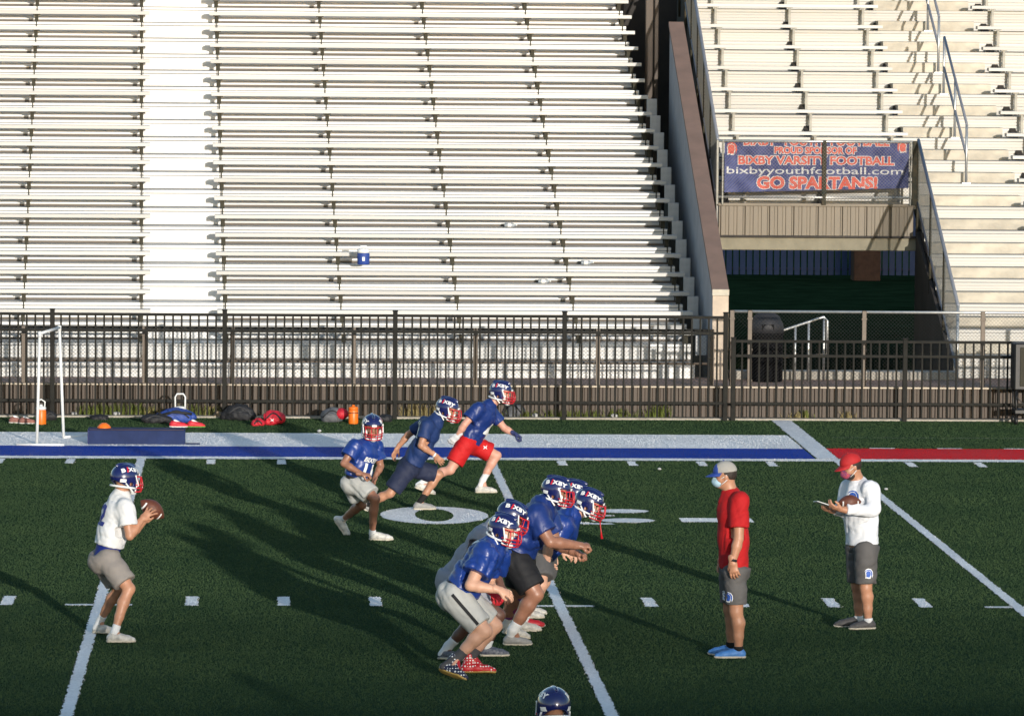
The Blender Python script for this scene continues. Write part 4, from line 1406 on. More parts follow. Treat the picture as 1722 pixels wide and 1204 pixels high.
q = Person('running player in blue jersey with navy shorts and black socks', -6.7, dict(
    head=(752, 688, 0.0), neck=(735, 704, 0.0), pel=(690, 785, 0.0), shn=(718, 716, -0.17), eln=(708, 749, -0.24), wrn=(732, 766, -0.2), hdn=(743, 777, -0.18),
    shf=(714, 711, 0.18), elf=(686, 731, 0.3), wrf=(668, 754, 0.3), hdf=(662, 765, 0.3), hipn=(685, 790, -0.09), knn=(656, 829, -0.12), ann=(614, 853, -0.05), heeln=(600, 849, -0.05), toen=(614, 870, -0.05),
    hipf=(697, 788, 0.09), knf=(738, 798, 0.12), anf=(707, 843, 0.1), heelf=(694, 857, 0.1), toef=(728, 861, 0.1)), -8, -22, -14, 'tan', 0.92, 0.95, group=GP)
q.body({'n': hd((0.3, 0.9, -0.2), 0.3), 'f': hd((0.6, -0.4, 0.3), 0.4)})
q.shirt(C_dull, hem=0.93, sleeve=0.66, seed=31, loose=1.05)
q.shorts(C_navy, t=0.86, seed=6, flare=1.05)
q.feet(S_grey, S_grey, S_sole, K_black, 0.28)
q.helmet()
q.number('20', 'back', 0.34, 0.27)
band(q.root, 'wristband', lerp(q.J['wrn'], q.J['eln'], 0.08), q.J['wrn'] - q.J['eln'], 0.032, 0.010, M_hwhite)
q = Person('running player in blue jersey with white 4 and bright red shorts', -4.6, dict(
    head=(842, 660, 0.0), neck=(824, 682, 0.0), pel=(789, 745, 0.0), shn=(803, 687, -0.18), eln=(781, 714, -0.25), wrn=(769, 733, -0.22), hdn=(758, 743, -0.2),
    shf=(824, 690, 0.18), elf=(848, 720, 0.2), wrf=(866, 730, 0.15), hdf=(878, 737, 0.12), hipn=(782, 748, -0.09), knn=(757, 790, -0.15), ann=(715, 808, -0.1), heeln=(696, 820, -0.1), toen=(726, 829, -0.1),
    hipf=(797, 748, 0.09), knf=(835, 766, 0.12), anf=(812, 807, 0.1), heelf=(798, 829, 0.1), toef=(832, 833, 0.1)), -12, -16, -6, 'rosy', 1.0, 1.0, group=GP)
q.body({'n': hd((0.4, 0.8, 0.2), 0.4, None, G_white), 'f': hd((-0.3, -0.2, -0.9), 1.1, None, G_navy)})
q.shirt(C_blue, hem=0.96, sleeve=0.66, seed=41, sr=1.05)
q.shorts(C_redsh, t=0.72, seed=7, flare=1.08)
q.feet(S_white, S_white, S_sole, K_white, 0.30, laces=S_red)
q.helmet()
q.number('4', 'front', 0.58, 0.30)
LOGO = [(-.5, .5), (-.1, .2), (.1, .2), (.5, .5), (.28, 0), (.5, -.5), (.1, -.2), (-.1, -.2), (-.5, -.5), (-.28, 0)]
c = P(816, 752, -4.6)
print_on('logo', poly_tris([(a * 0.05, b_ * 0.05) for a, b_ in LOGO], 0.03), q.shorts_bvh, c, (1, 0, 0), (0, 0, 1), M_hwhite, q.root, 0.005)
# ---- five linemen
q = Person('front lineman in blue jersey, light grey shorts and starred cleats', -21.4, dict(
    head=(846, 890, -0.03), neck=(832, 914, 0.0), pel=(770, 1000, 0.0), shn=(815, 934, -0.2), eln=(791, 984, -0.3), wrn=(840, 992, -0.32), hdn=(857, 998, -0.32),
    shf=(836, 932, 0.18), elf=(822, 980, 0.28), wrf=(830, 997, 0.12), hdf=(838, 1003, 0.08), hipn=(768, 1006, -0.12), knn=(815, 1061, -0.22), ann=(770, 1104, -0.18), heeln=(737, 1127, -0.2), toen=(776, 1150, -0.36),
    hipf=(779, 1004, 0.12), knf=(832, 1052, 0.12), anf=(793, 1102, 0.1), heelf=(775, 1134, 0.05), toef=(826, 1136, 0.05)), -12, -26, -14, 'fair', 1.18, 1.18, group=GP)
q.body({'n': hd((0.1, 0.5, -0.8), 0.45), 'f': hd((0.3, -0.2, -0.8), 0.9, None, G_red)})
q.shirt(C_satin, hem=0.88, sleeve=0.62, seed=51, sr=1.34, under=(C_black, 1.0), wr=0.012, loose=1.04)
q.shorts(C_ltgrey, t=0.84, seed=8, r=0.98, flare=0.93, waist=0.92)
q.feet(S_star_navy, S_star_red, S_gold, K_grey, 0.24, high=0.10, laces=S_red, fl=0.32, g=1.3)
q.helmet()
q.number('61', 'back', 0.30, 0.27)
a, b_ = lerp(q.J['hipn'], q.J['knn'], 0.08), lerp(q.J['hipn'], q.J['knn'], 0.80)
ax_ = b_ - a
print_on('side_stripe', poly_tris([(-0.2, -0.014), (0.2, -0.014), (0.2, 0.014), (-0.2, 0.014)], 0.03), q.shorts_bvh, (a + b_) / 2, ax_, np.cross(V(0, -1, 0), ax_), C_black, q.root, 0.009)
q = Person('crouching lineman in grey sleeveless shirt half hidden behind the front lineman', -20.3, dict(
    head=(860, 868, 0.0), neck=(834, 888, 0.0), pel=(768, 975, 0.0), shn=(812, 905, -0.2), eln=(802, 952, -0.25), wrn=(828, 990, -0.15), hdn=(838, 1000, -0.12),
    shf=(828, 900, 0.18), elf=(828, 950, 0.25), wrf=(845, 990, 0.1), hdf=(852, 1000, 0.06), hipn=(764, 982, -0.11), knn=(806, 1034, -0.2), ann=(754, 1086, -0.1), heeln=(735, 1110, -0.1), toen=(768, 1112, -0.15),
    hipf=(776, 980, 0.11), knf=(838, 1034, 0.15), anf=(818, 1086, 0.15), heelf=(806, 1100, 0.15), toef=(850, 1103, 0.15)), 0, 2, -24, 'deep', 1.12, 1.2, group=GP)
q.body({'n': hd((0.3, 0.3, -0.8), 0.5), 'f': hd((0.3, -0.2, -0.8), 0.5)})
q.shirt(C_greysh, hem=1.12, sleeve=0.12, seed=61, sr=0.95, name='shirt', loose=1.05)
q.shorts(C_greysh, t=0.7, seed=9, waist=1.0)
q.feet(S_navy, S_navy, S_sole, K_white, 0.22)
q.helmet()
q = Person('lineman in blue jersey and black shorts holding both fists forward', -19.2, dict(
    head=(935, 826, 0.0), neck=(913, 851, 0.0), pel=(868, 936, 0.0), shn=(899, 869, -0.2), eln=(925, 911, -0.27), wrn=(975, 917, -0.16), hdn=(997, 917, -0.12),
    shf=(916, 864, 0.2), elf=(935, 914, 0.2), wrf=(970, 930, 0.05), hdf=(990, 936, 0.0), hipn=(868, 944, -0.11), knn=(901, 999, -0.2), ann=(863, 1058, -0.14), heeln=(845, 1084, -0.1), toen=(896, 1086, -0.12),
    hipf=(876, 942, 0.11), knf=(872, 992, 0.2), anf=(848, 1048, 0.3), heelf=(843, 1064, 0.3), toef=(890, 1067, 0.3)), -4, -13, -10, 'bronze', 1.3, 1.26, group=GP)
q.body({'n': hd((0.0, 0.3, -0.9), 1.25), 'f': hd((0.0, -0.2, -0.9), 1.25)})
q.shirt(C_blue, hem=0.90, sleeve=0.66, seed=71, sr=1.18, wr=0.011, under=(cloth('waistband_mint', (0.30, 0.45, 0.42)), 0.97))
q.shorts(C_black, t=0.82, seed=10, r=0.98, waist=0.92)
q.feet(S_grey, S_white, S_sole, K_white, 0.20)
S_ = Sdf(0.008); S_.cone(lerp(q.J['knf'], q.J['anf'], 0.18), lerp(q.J['knf'], q.J['anf'], 0.80), 0.070, 0.054, 0.0)
link('leg_sleeve', S_.mesh('leg_sleeve'), C_sleeve, q.root)
q.helmet()
band(q.root, 'wristband', lerp(q.J['wrn'], q.J['eln'], 0.04), q.J['wrn'] - q.J['eln'], 0.034, 0.004, M_hwhite)
q = Person('lineman in shiny blue jersey with red mouthguard strap hanging from his helmet', -18.2, dict(
    head=(990, 846, 0.0), neck=(961, 866, 0.0), pel=(905, 932, 0.0), shn=(946, 884, -0.2), eln=(922, 920, -0.22), wrn=(919, 946, -0.2), hdn=(914, 964, -0.2),
    shf=(956, 876, 0.2), elf=(942, 915, 0.2), wrf=(934, 931, 0.1), hdf=(930, 944, 0.08), hipn=(904, 938, -0.1), knn=(909, 983, -0.25), ann=(872, 1050, -0.06), heeln=(862, 1064, -0.05), toen=(894, 1068, -0.05),
    hipf=(912, 936, 0.1), knf=(914, 978, 0.2), anf=(880, 1042, 0.25), heelf=(868, 1054, 0.3), toef=(890, 1058, 0.3)), -4, -10, -20, 'fair', 1.15, 1.18, group=GP)
q.body({'n': hd((0.3, 0.4, -0.5), 0.5), 'f': hd((0.3, -0.2, -0.5), 0.5)})
q.shirt(C_satin, hem=0.90, sleeve=0.62, seed=81, sr=1.25, wr=0.012)
q.shorts(C_char, t=0.78, seed=12)
q.feet(S_white, S_red, S_sole, K_white, 0.15)
q.helmet()
a = q.J['head'] + q.F * 0.16 - q.U * 0.12
MB().tube([a, a + V(0.005, 0, -0.05), a + V(0.012, 0, -0.10), a + V(0.02, 0, -0.17)], [0.006, 0.005, 0.005, 0.014], 6).obj('mouthguard_strap', M_hred, q.root, True)
q = Person('lineman whose helmet shows between the two foremost blue helmets', -17.2, dict(
    head=(966, 831, 0.0), neck=(945, 853, 0.0), pel=(896, 930, 0.0), shn=(930, 870, -0.2), eln=(925, 912, -0.22), wrn=(945, 925, -0.2), hdn=(955, 930, -0.2),
    shf=(944, 866, 0.2), elf=(940, 910, 0.2), wrf=(955, 925, 0.1), hdf=(962, 930, 0.08), hipn=(895, 936, -0.1), knn=(912, 980, -0.2), ann=(880, 1028, -0.05), heeln=(868, 1044, -0.05), toen=(892, 1046, -0.05),
    hipf=(902, 934, 0.1), knf=(912, 975, 0.2), anf=(884, 1022, 0.25), heelf=(872, 1038, 0.3), toef=(890, 1040, 0.3)), -4, -12, -10, 'fair', 1.0, 1.0, group=GP)
q.body({'n': hd((0.3, 0.4, -0.5), 0.5), 'f': hd((0.3, -0.2, -0.5), 0.5)})
q.shirt(C_blue, hem=0.92, sleeve=0.62, seed=91, sr=1.2)
q.shorts(C_dkgrey, t=0.78, seed=13)
q.feet(S_white, S_white, S_sole, K_white, 0.15)
q.helmet()
# ---- player in the foreground of whom only the helmet shows
q = Person('crouching player at the bottom edge seen from behind, only his helmet showing', -30.4, dict(
    head=(931, 1188, 0.0), neck=(926, 1232, 0.0), pel=(890, 1330, -0.15), shn=(960, 1255, -0.1), eln=(985, 1310, -0.05), wrn=(975, 1340, 0.15), hdn=(972, 1352, 0.2),
    shf=(888, 1255, 0.0), elf=(862, 1310, 0.05), wrf=(890, 1340, 0.2), hdf=(895, 1352, 0.25), hipn=(912, 1335, -0.15), knn=(950, 1362, 0.2), ann=(945, 1418, 0.0), heeln=(943, 1436, -0.1), toen=(960, 1430, 0.16),
    hipf=(872, 1335, -0.1), knf=(868, 1362, 0.25), anf=(862, 1418, 0.05), heelf=(858, 1436, -0.05), toef=(868, 1430, 0.2)), 80, 100, -6, 'tan', 1.0, 1.0, group=GP)
q.body({'n': hd((-0.5, 0.4, -0.5), 0.5), 'f': hd((0.5, 0.4, -0.5), 0.5)})
q.shirt(C_blue, hem=0.93, sleeve=0.62, seed=101)
q.shorts(C_dkgrey, t=0.8, seed=14)
q.feet(S_white, S_white, S_sole)
q.helmet()

# ---- two coaches
def cap(p, crown_m, brim_m, front_m=None, tilt=0.0):
    H, F, L, U = p.J['head'], p.F, p.HL, p.U
    R3 = np.stack([F, L, U])
    S = Sdf(0.006)
    S.ell(H + U * 0.042 - F * 0.006, (0.110, 0.088, 0.098), R3)
    S.cut(H + U * 0.036, -U)
    o = link('cap', S.mesh('cap'), crown_m, p.root)
    b = MB()
    vs, n = [], 12
    for lay in (0, 1):
        for i in range(6):
            for k in range(n + 1):
                a = -1.25 + 2.5 * k / n
                rr = 0.086 + i * 0.0165
                x = math.cos(a) * (0.100 + i * 0.0155)
                y = math.sin(a) * 0.086 * (1 - 0.02 * i)
                z = 0.040 - 0.010 * i * 0.35 - 0.55 * y * y * 9 * 0.12 * (i / 5) - lay * 0.005 - 0.002 * i
                vs.append(H + F * x + L * y + U * z)
    W = n + 1
    fs = []
    for lay in (0, 1):
        for i in range(5):
            for k in range(n):
                o0 = lay * 6 * W + i * W + k
                fs.append((o0, o0 + 1, o0 + W + 1, o0 + W))
    for k in range(n):
        o0 = 5 * W + k
        fs.append((o0, o0 + 1, o0 + 6 * W + 1, o0 + 6 * W))
    b.add(vs, fs)
    b.obj('brim', brim_m, o, True)
    if front_m:
        S = Sdf(0.006)
        S.ell(H + U * 0.042 - F * 0.006, (0.1125, 0.0900, 0.100), R3)
        S.cut(H + U * 0.037, -U).cut(H + F * 0.062, -F)
        link('front_panel', S.mesh('front_panel'), front_m, o)
    B = MB()
    B.tube([H + U * 0.138 + V(0, 0, 0), H + U * 0.146], 0.010, 8)
    link('button', B.mesh('button', True), front_m or crown_m, o)
    return o
def hair(p, m, low=-0.045):
    H, F, L, U = p.J['head'], p.F, p.HL, p.U
    S = Sdf(0.006)
    S.ell(H + U * 0.022 - F * 0.016, (0.098, 0.0815, 0.096), np.stack([F, L, U]))
    S.cut(H + F * 0.012, F).cut(H + U * low, -U)
    link('hair', S.mesh('hair'), m, p.root)
def face_mask(p, m, strap_m):
    H, F, L, U = p.J['head'], p.F, p.HL, p.U
    S = Sdf(0.005)
    S.ell(H + F * 0.062 - U * 0.052, (0.060, 0.058, 0.050), np.stack([F, L, U]), 0.02)
    S.cone(H + F * 0.10 - U * 0.015, H + F * 0.105 - U * 0.04, 0.016, 0.020, 0.02)
    S.cut(H + F * 0.038, -F)
    o = link('face_mask', S.mesh('face_mask'), m, p.root)
    for s_ in (-1, 1):
        for z0, z1 in ((-0.022, 0.012), (-0.078, -0.03)):
            b = MB().tube([H + F * 0.055 + L * 0.056 * s_ + U * z0, H + F * 0.02 + L * 0.074 * s_ + U * (z0 + z1) / 2, H - F * 0.012 + L * 0.083 * s_ + U * z1], 0.0035, 5)
            link('strap', b.mesh('strap', True), strap_m, o)
def emblem(p, bvh, u, v, size, name='emblem'):
    c = P(u, v, p.Y)
    for sc, mm, lf in ((1.25, M_hwhite, 0.004), (0.95, mat('emblem_blue', (0.03, 0.10, 0.42), 0.6), 0.007)):
        for pc in (HELM, PLUME):
            k_ = sc if (pc is HELM or sc < 1) else 1.12
            print_on(name, poly_tris([(a * size * k_, b_ * size * k_) for a, b_ in pc], 0.03), bvh, c, (1, 0, 0), (0, 0, 1), mm, p.root, lf)
q = Person('coach in red tee and grey shorts standing in profile with trucker cap', -20.15, dict(
    head=(1219, 800, 0.0), neck=(1229, 826, 0.0), pel=(1234, 952, 0.0), shn=(1243, 842, -0.19), eln=(1242, 905, -0.25), wrn=(1232, 946, -0.27), hdn=(1236, 970, -0.27),
    shf=(1228, 840, 0.19), elf=(1224, 900, 0.24), wrf=(1214, 940, 0.2), hdf=(1212, 962, 0.18), hipn=(1236, 962, -0.1), knn=(1238, 1028, -0.12), ann=(1242, 1092, -0.1), heeln=(1255, 1110, -0.1), toen=(1200, 1111, -0.12),
    hipf=(1229, 960, 0.1), knf=(1228, 1024, 0.1), anf=(1229, 1084, 0.15), heelf=(1240, 1101, 0.18), toef=(1196, 1102, 0.16)), 180, 180, -6, 'tan', 1.08, 0.98, near_is_right=False, group='coaches')
q.body({'n': hd((0.3, 0.9, 0.1), 0.35), 'f': hd((0.3, -0.9, 0.1), 0.35)})
q.shirt(C_red, hem=1.02, sleeve=0.72, seed=111, loose=1.08, name='shirt', sr=1.12, collar=0.03)
q.shorts(C_dkgrey, t=0.82, seed=15, flare=0.98, waist=1.03, r=0.95)
q.feet(S_blue, S_blue, S_sole, K_black, 0.10)
cap(q, mat('cap_mesh', (0.34, 0.325, 0.295), 0.85, var=0.1), mat('cap_blue', (0.02, 0.055, 0.28), 0.6), mat('cap_blue', (0.02, 0.055, 0.28)))
hair(q, M_hair)
face_mask(q, mat('mask_pale_blue', (0.36, 0.52, 0.62), 0.8), M_hwhite)
band(q.root, 'watch', lerp(q.J['wrn'], q.J['eln'], 0.10), q.J['wrn'] - q.J['eln'], 0.036, 0.012, C_black)
emblem(q, q.shorts_bvh, 1221, 1000, 0.075)
S_ = MB(); N = q.J['neck']
S_.tube([N + s_ for s_ in (q.front * 0.06 - q.sp * 0.012, q.left * 0.07 - q.sp * 0.0, -q.front * 0.06 + q.sp * 0.02, -q.left * 0.07, q.front * 0.06 - q.sp * 0.012)], 0.006, 6)
S_.obj('lanyard', M_hwhite, q.root, True)
q = Person('coach in white long sleeve shirt and red cap holding a play card', -17.95, dict(
    head=(1431, 785, -0.04), neck=(1444, 808, 0.0), pel=(1450, 912, 0.0), shn=(1465, 822, -0.17), eln=(1470, 858, -0.24), wrn=(1414, 856, -0.34), hdn=(1397, 852, -0.36),
    shf=(1427, 820, 0.17), elf=(1418, 856, 0.10), wrf=(1397, 858, -0.12), hdf=(1385, 856, -0.22), hipn=(1456, 922, -0.1), knn=(1456, 988, -0.12), ann=(1460, 1044, -0.1), heeln=(1473, 1062, -0.08), toen=(1432, 1064, -0.14),
    hipf=(1441, 920, 0.1), knf=(1442, 985, 0.1), anf=(1444, 1040, 0.12), heelf=(1448, 1056, 0.15), toef=(1407, 1058, 0.1)), -160, -160, -16, 'tan', 1.05, 0.99, near_is_right=False, group='coaches')
q.body({'n': hd((-0.1, 0.4, 0.9), 0.55), 'f': hd((0.0, -0.1, 0.95), 0.55)})
q.shirt(C_tee, hem=1.03, sleeve=1.84, seed=121, loose=1.10, name='shirt', wr=0.010, collar=0.03)
q.shorts(C_dkgrey, t=0.90, seed=16, flare=1.02, waist=1.06, r=0.95)
q.feet(S_dark, S_dark, S_sole, K_white, 0.10)
cap(q, mat('cap_red', (0.40, 0.011, 0.013), 0.75), mat('cap_red', (0.4, 0.011, 0.013)))
hair(q, M_hair)
face_mask(q, mat('mask_flag', (0.03, 0.03, 0.16), 0.8, var=0.1, scale=26, col2=(0.42, 0.06, 0.07)), M_hwhite)
S_ = Sdf(0.006)
S_.ell(q.J['head'] + q.F * 0.022 - q.U * 0.066, (0.072, 0.062, 0.058), np.stack([q.F, q.HL, q.U]))
S_.cut(q.J['head'] - q.U * 0.045, q.U)
link('beard', S_.mesh('beard'), M_hair, q.root)
emblem(q, q.shorts_bvh, 1456, 960, 0.075)
emblem(q, q.shirt_bvh, 1432, 832, 0.10, 'chest_emblem')
c = P(1444, 773, -18.1)
COACH2 = q

# ================================================================== FOOTBALLS, PLAY CARD
M_ball = mat('football_leather', (0.115, 0.035, 0.018), 0.5, var=0.15, scale=30, bump=0.2, bscale=120)
def football(label, c, axis, s=1.0):
    o = tag(empty('football', c), label, 'football')
    o.rotation_euler = Vector(axis).to_track_quat('Z', 'Y').to_euler()
    prof = []
    for k in range(19):
        t = -1 + 2 * k / 18
        prof.append((max(0.0015, 0.085 * s * (1 - abs(t) ** 1.9) ** 0.85), 0.140 * s * t))
    MB().lathe(prof, 24).obj('leather', M_ball, o, True)
    for sg in (-1, 1):
        b = MB()
        pr = []
        for k in range(4):
            t = sg * (0.58 + 0.10 * k / 3)
            pr.append((0.085 * s * (1 - abs(t) ** 1.9) ** 0.85 + 0.0015, 0.140 * s * t))
        n = 16
        vs = [(r * math.cos(a), r * math.sin(a), z) for r, z in pr for a in np.linspace(-1.5, 1.5, n)]
        b.add(vs, [(i * n + k, i * n + k + 1, (i + 1) * n + k + 1, (i + 1) * n + k) for i in range(3) for k in range(n - 1)])
        so = b.obj('stripe', M_hwhite, o, True)
        so.rotation_euler = (0, 0, rad(250))
    return o
football('brown football held up in the quarterback\'s hands', P(256, 856, -18.87), V(0.72, 0.15, -0.55))
football('brown football tucked under the white shirted coach\'s arm', P(1429, 844, -18.22), V(1.0, 0.1, 0.02), 0.82)
c = P(1384, 847, -18.27)
tag(MB().bevbox(-0.085, 0.06, -0.05, 0.05, -0.004, 0.004, 0.002).obj('play_card', mat('card_white', (0.6, 0.62, 0.62), 0.4), loc=c, rot=(rad(-8), rad(18), rad(15))), 'small white play card in the capped coach\'s hands', 'card')
# ================================================================== THINGS ALONG THE FENCE
M_pvc = mat('pvc_white', (0.72, 0.72, 0.70), 0.4, var=0.05)
M_orange = mat('bottle_orange', (0.80, 0.16, 0.012), 0.4, var=0.06)
M_plast = mat('white_plastic', (0.72, 0.72, 0.70), 0.4, var=0.04)
M_vinyl = mat('pad_vinyl', (0.015, 0.027, 0.085), 0.6, spec=0.12, var=0.15, scale=5, bump=0.5, bscale=5)
M_bagk = mat('bag_black', (0.014, 0.014, 0.016), 0.7, var=0.3, bump=0.4, bscale=14)
M_bagb = mat('bag_blue', (0.02, 0.055, 0.26), 0.6, var=0.15, bump=0.4, bscale=14)
M_bagr = mat('bag_red', (0.52, 0.015, 0.03), 0.6, var=0.15, bump=0.3, bscale=14)
M_bagg = mat('bag_grey', (0.10, 0.105, 0.115), 0.7, var=0.2, bump=0.4, bscale=14)
def pvc_goal():
    a0, a1 = G(62, 748), P(67, 561, G(62, 748)[1])
    c0 = G(107, 738); c1 = P(100, 551, c0[1])
    f = tag(empty('pipe_frame', a0), 'white plastic pipe frame standing at the left on the stripes', 'frame')
    R = 0.020
    L = lambda p: V(p) - a0
    MB().tube([L(a0) + V(0, 0, R), L(a1)], R, 10).obj('upright', M_pvc, f, True)
    MB().tube([L(c0) + V(0, 0, R), L(c1)], R, 10).obj('upright', M_pvc, f, True)
    MB().tube([L(a1), L(c1)], R, 10).obj('crossbar', M_pvc, f, True)
    for q in (a1, c1):
        MB().tube([L(q) - V(0, 0, 0.05), L(q) + V(0, 0, 0.03)], R * 1.25, 10).obj('elbow', M_pvc, f, True)
    b0, b1 = G(28, 750), G(108, 751)
    MB().tube([L(b0) + V(0, 0, R), L(b1) + V(0, 0, R)], R, 10).obj('foot_pipe', M_pvc, f, True)
    d0, d1 = G(107, 738), G(152, 733)
    MB().tube([L(d0) + V(0, 0, R), L(d1) + V(0, 0, R)], R, 10).obj('foot_pipe', M_pvc, f, True)
pvc_goal()
# long blue blocking pad with an orange marker disc on it
a, b_ = G(148, 748), G(311, 749)
pad = tag(empty('blocking_pad', (a + b_) / 2), 'long dark blue vinyl blocking pad lying on the white stripe', 'pad')
Lp = np.linalg.norm(b_ - a) / 2
S_ = Sdf(0.012)
S_.cone(V(-Lp + 0.11, 0.17, 0.10), V(Lp - 0.11, 0.17, 0.10), 0.13, 0.13, 0.0, side=V(0, 1, 0), w=1.5)
b = MB().prism([(0.0, 0.0), (0.02, 0.195), (0.05, 0.215), (0.32, 0.215), (0.36, 0.19), (0.38, 0.0)], 'x', -Lp, Lp)
b.obj('foam_body', M_vinyl, pad)
MB().bevbox(-Lp - 0.006, -Lp + 0.012, -0.006, 0.386, 0.0, 0.205, 0.004).obj('seam', M_navy, pad)
MB().bevbox(-Lp + 0.02, Lp - 0.01, -0.006, 0.004, 0.205, 0.213, 0.003).obj('piping', mat('piping_brown', (0.09, 0.055, 0.045), 0.6), pad)
MB().bevbox(Lp - 0.3, Lp + 0.2, 0.02, 0.16, 0.0, 0.02, 0.006).obj('base_flap', M_vinyl, pad)
q = P(175, 724, a[1] + 0.18)
tag(MB().lathe([(0.095, 0.0), (0.09, 0.012), (0.07, 0.04), (0.035, 0.065), (0.02, 0.068)], 24).obj('marker_disc', M_orange, smooth=True, loc=(q[0], q[1], 0.217)), 'orange marker disc lying on the blue pad', 'cone')

def sports_bottle(label, u, v, w, h, loop=True, grp=None):
    c = G(u, v)
    f = tag(empty('sports_bottle', c), label, 'bottle', grp)
    r = w / 2
    MB().lathe([(r * 0.94, 0.0), (r, 0.012), (r, h * 0.72), (r * 0.93, h * 0.76), (r * 0.93, h * 0.79)], 20).obj('bottle_body', M_orange, f, True)
    MB().lathe([(r * 1.0, h * 0.79), (r * 1.0, h * 0.90), (r * 0.8, h * 0.95), (r * 0.3, h * 0.97), (r * 0.3, h * 1.05), (r * 0.2, h * 1.06)], 20).obj('lid', M_plast if loop else M_orange, f, True)
    if loop:
        MB().tube([(-r * 0.7, 0, h * 0.93), (-r * 0.75, 0, h * 1.2), (0, 0, h * 1.33), (r * 0.75, 0, h * 1.2), (r * 0.7, 0, h * 0.93)], 0.011, 8).obj('handle', M_plast, f, True)
    else:
        MB().lathe([(r * 1.01, h * 0.60), (r * 1.01, h * 0.64)], 20).obj('band', M_bagk, f, True)
    return f
sports_bottle('orange bottle with white loop lid beside the pipe frame', 69, 714, 0.145, 0.27)
sports_bottle('plain orange bottle standing beside the grey and red bag', 594, 713, 0.14, 0.26, False)

M_zip = mat('zip_pale', (0.06, 0.06, 0.06), 0.5)
M_strap = mat('strap_grey', (0.035, 0.035, 0.038), 0.7)
def lump(name, label, cat, u, v, w, h, d, m, seed, extra=(), grp=None, z=0.0, amp=0.014):
    """a soft bag: a few merged lobes on the ground"""
    rg = np.random.default_rng(seed)
    c = G(u, v) + V(0, d / 2, 0)
    f = tag(empty(name, (c[0], c[1], z)), label, cat, grp)
    S = Sdf(0.013)
    S.ell((0, 0, h * 0.42), (w * 0.40, d * 0.42, h * 0.50), None, 0.05)
    for k in range(4):
        S.ell((rg.uniform(-0.33, 0.33) * w, rg.uniform(-0.2, 0.2) * d, h * rg.uniform(0.22, 0.45)), (w * rg.uniform(0.16, 0.25), d * 0.32, h * rg.uniform(0.25, 0.42)), None, 0.05)
    S.cut((0, 0, 0.003), (0, 0, -1))
    S.wrinkle(amp * 1.6, 0.13, (0.3, 0.2, 1), seed)
    S.wrinkle(amp * 0.8, 0.07, (0.8, 0.2, 0.5), seed + 3)
    S.cut((0, 0, 0.003), (0, 0, -1))
    o = link('bag_body', S.mesh('bag_body'), m, f)
    if cat == 'bag':
        bv = bvh_of(o.data)
        for nme, za, zb, mm, r in (('zip', 0.62, 0.55, M_zip, 0.003), ('carry_strap', 0.35, 0.80, M_bagk if m is not M_bagk else M_strap, 0.011)):
            pts = []
            for k in range(9):
                x, z = w * (-0.34 + 0.68 * k / 8), h * (za + (zb - za) * math.sin(pi * k / 8))
                hit = bv.ray_cast(Vector((x, -1.0, z)), Vector((0, 1, 0)), 2.0)
                if hit[0] is not None:
                    pts.append((x, hit[0].y - 0.004, z))
            if len(pts) > 3:
                MB().tube(pts, r, 6).obj(nme, mm, f, True)
    return f, o
GB = 'kit left along the fence'
f, o = lump('kit_bag', 'dark blue kit bag with black strap under the white jug', 'bag', 296, 712, 0.55, 0.22, 0.35, M_bagb, 3, grp=GB)
MB().tube([(-0.2, -0.14, 0.12), (-0.05, -0.17, 0.16), (0.12, -0.16, 0.15), (0.22, -0.12, 0.13)], 0.018, 6).obj('strap', M_bagk, f, True)
c = P(303, 690, f.location.y + 0.12)
j = tag(empty('water_jug', c), 'white jug with tall loop handle on the blue bag', 'jug', GB)
MB().lathe([(0.08, -0.10), (0.088, -0.09), (0.088, 0.02), (0.07, 0.05), (0.03, 0.06)], 20).obj('jug_body', M_plast, j, True)
MB().tube([(-0.07, 0, 0.02), (-0.072, 0, 0.19), (-0.045, 0, 0.235), (0.045, 0, 0.235), (0.072, 0, 0.19), (0.07, 0, 0.02)], 0.013, 8).obj('handle', M_plast, j, True)
lump('kit_bag', 'flat black bag to the left of the blue bag', 'bag', 262, 713, 0.5, 0.14, 0.3, M_bagk, 5, grp=GB)
lump('kit_bag', 'large black bag slumped against the fence post', 'bag', 403, 708, 0.5, 0.24, 0.35, M_bagk, 6, grp=GB)
f, o = lump('kit_bag', 'bright red bag with a small white mark', 'bag', 460, 716, 0.34, 0.22, 0.28, M_bagr, 7, grp=GB)
print_on('logo', poly_tris([(a * 0.05, c * 0.05) for a, c in LOGO], 0.05), bvh_of(o.data), (-0.02, 0, 0.08), (1, 0, 0), (0, 0, 1), M_hwhite, f, 0.004)
lump('kit_bag', 'small crumpled red bag beside the larger red one', 'bag', 434, 717, 0.16, 0.10, 0.16, M_bagr, 17, grp=GB)
f, o = lump('kit_bag', 'grey backpack with red panel beside the plain orange bottle', 'bag', 559, 711, 0.40, 0.21, 0.3, M_bagg, 8, grp=GB)
S_ = Sdf(0.01); S_.ell((0.13, -0.02, 0.12), (0.10, 0.12, 0.085)); S_.cut((0, 0, 0.003), (0, 0, -1))
link('red_panel', S_.mesh('red_panel'), M_bagr, f)
lump('kit_bag', 'grey bag behind the foremost runner', 'bag', 862, 704, 0.36, 0.24, 0.3, M_bagg, 9, grp=GB)
lump('kit_bag', 'low black bag between the orange bottle and the runner', 'bag', 637, 711, 0.36, 0.10, 0.25, M_bagk, 10, grp=GB)
lump('kit_bag', 'small dark bag behind the left orange bottle', 'bag', 84, 708, 0.22, 0.14, 0.2, M_bagk, 12, grp=GB)
lump('kit_bag', 'dark cloth lying on the turf left of the blue bag', 'cloth', 165, 707, 0.25, 0.05, 0.2, M_bagk, 13, grp=GB)
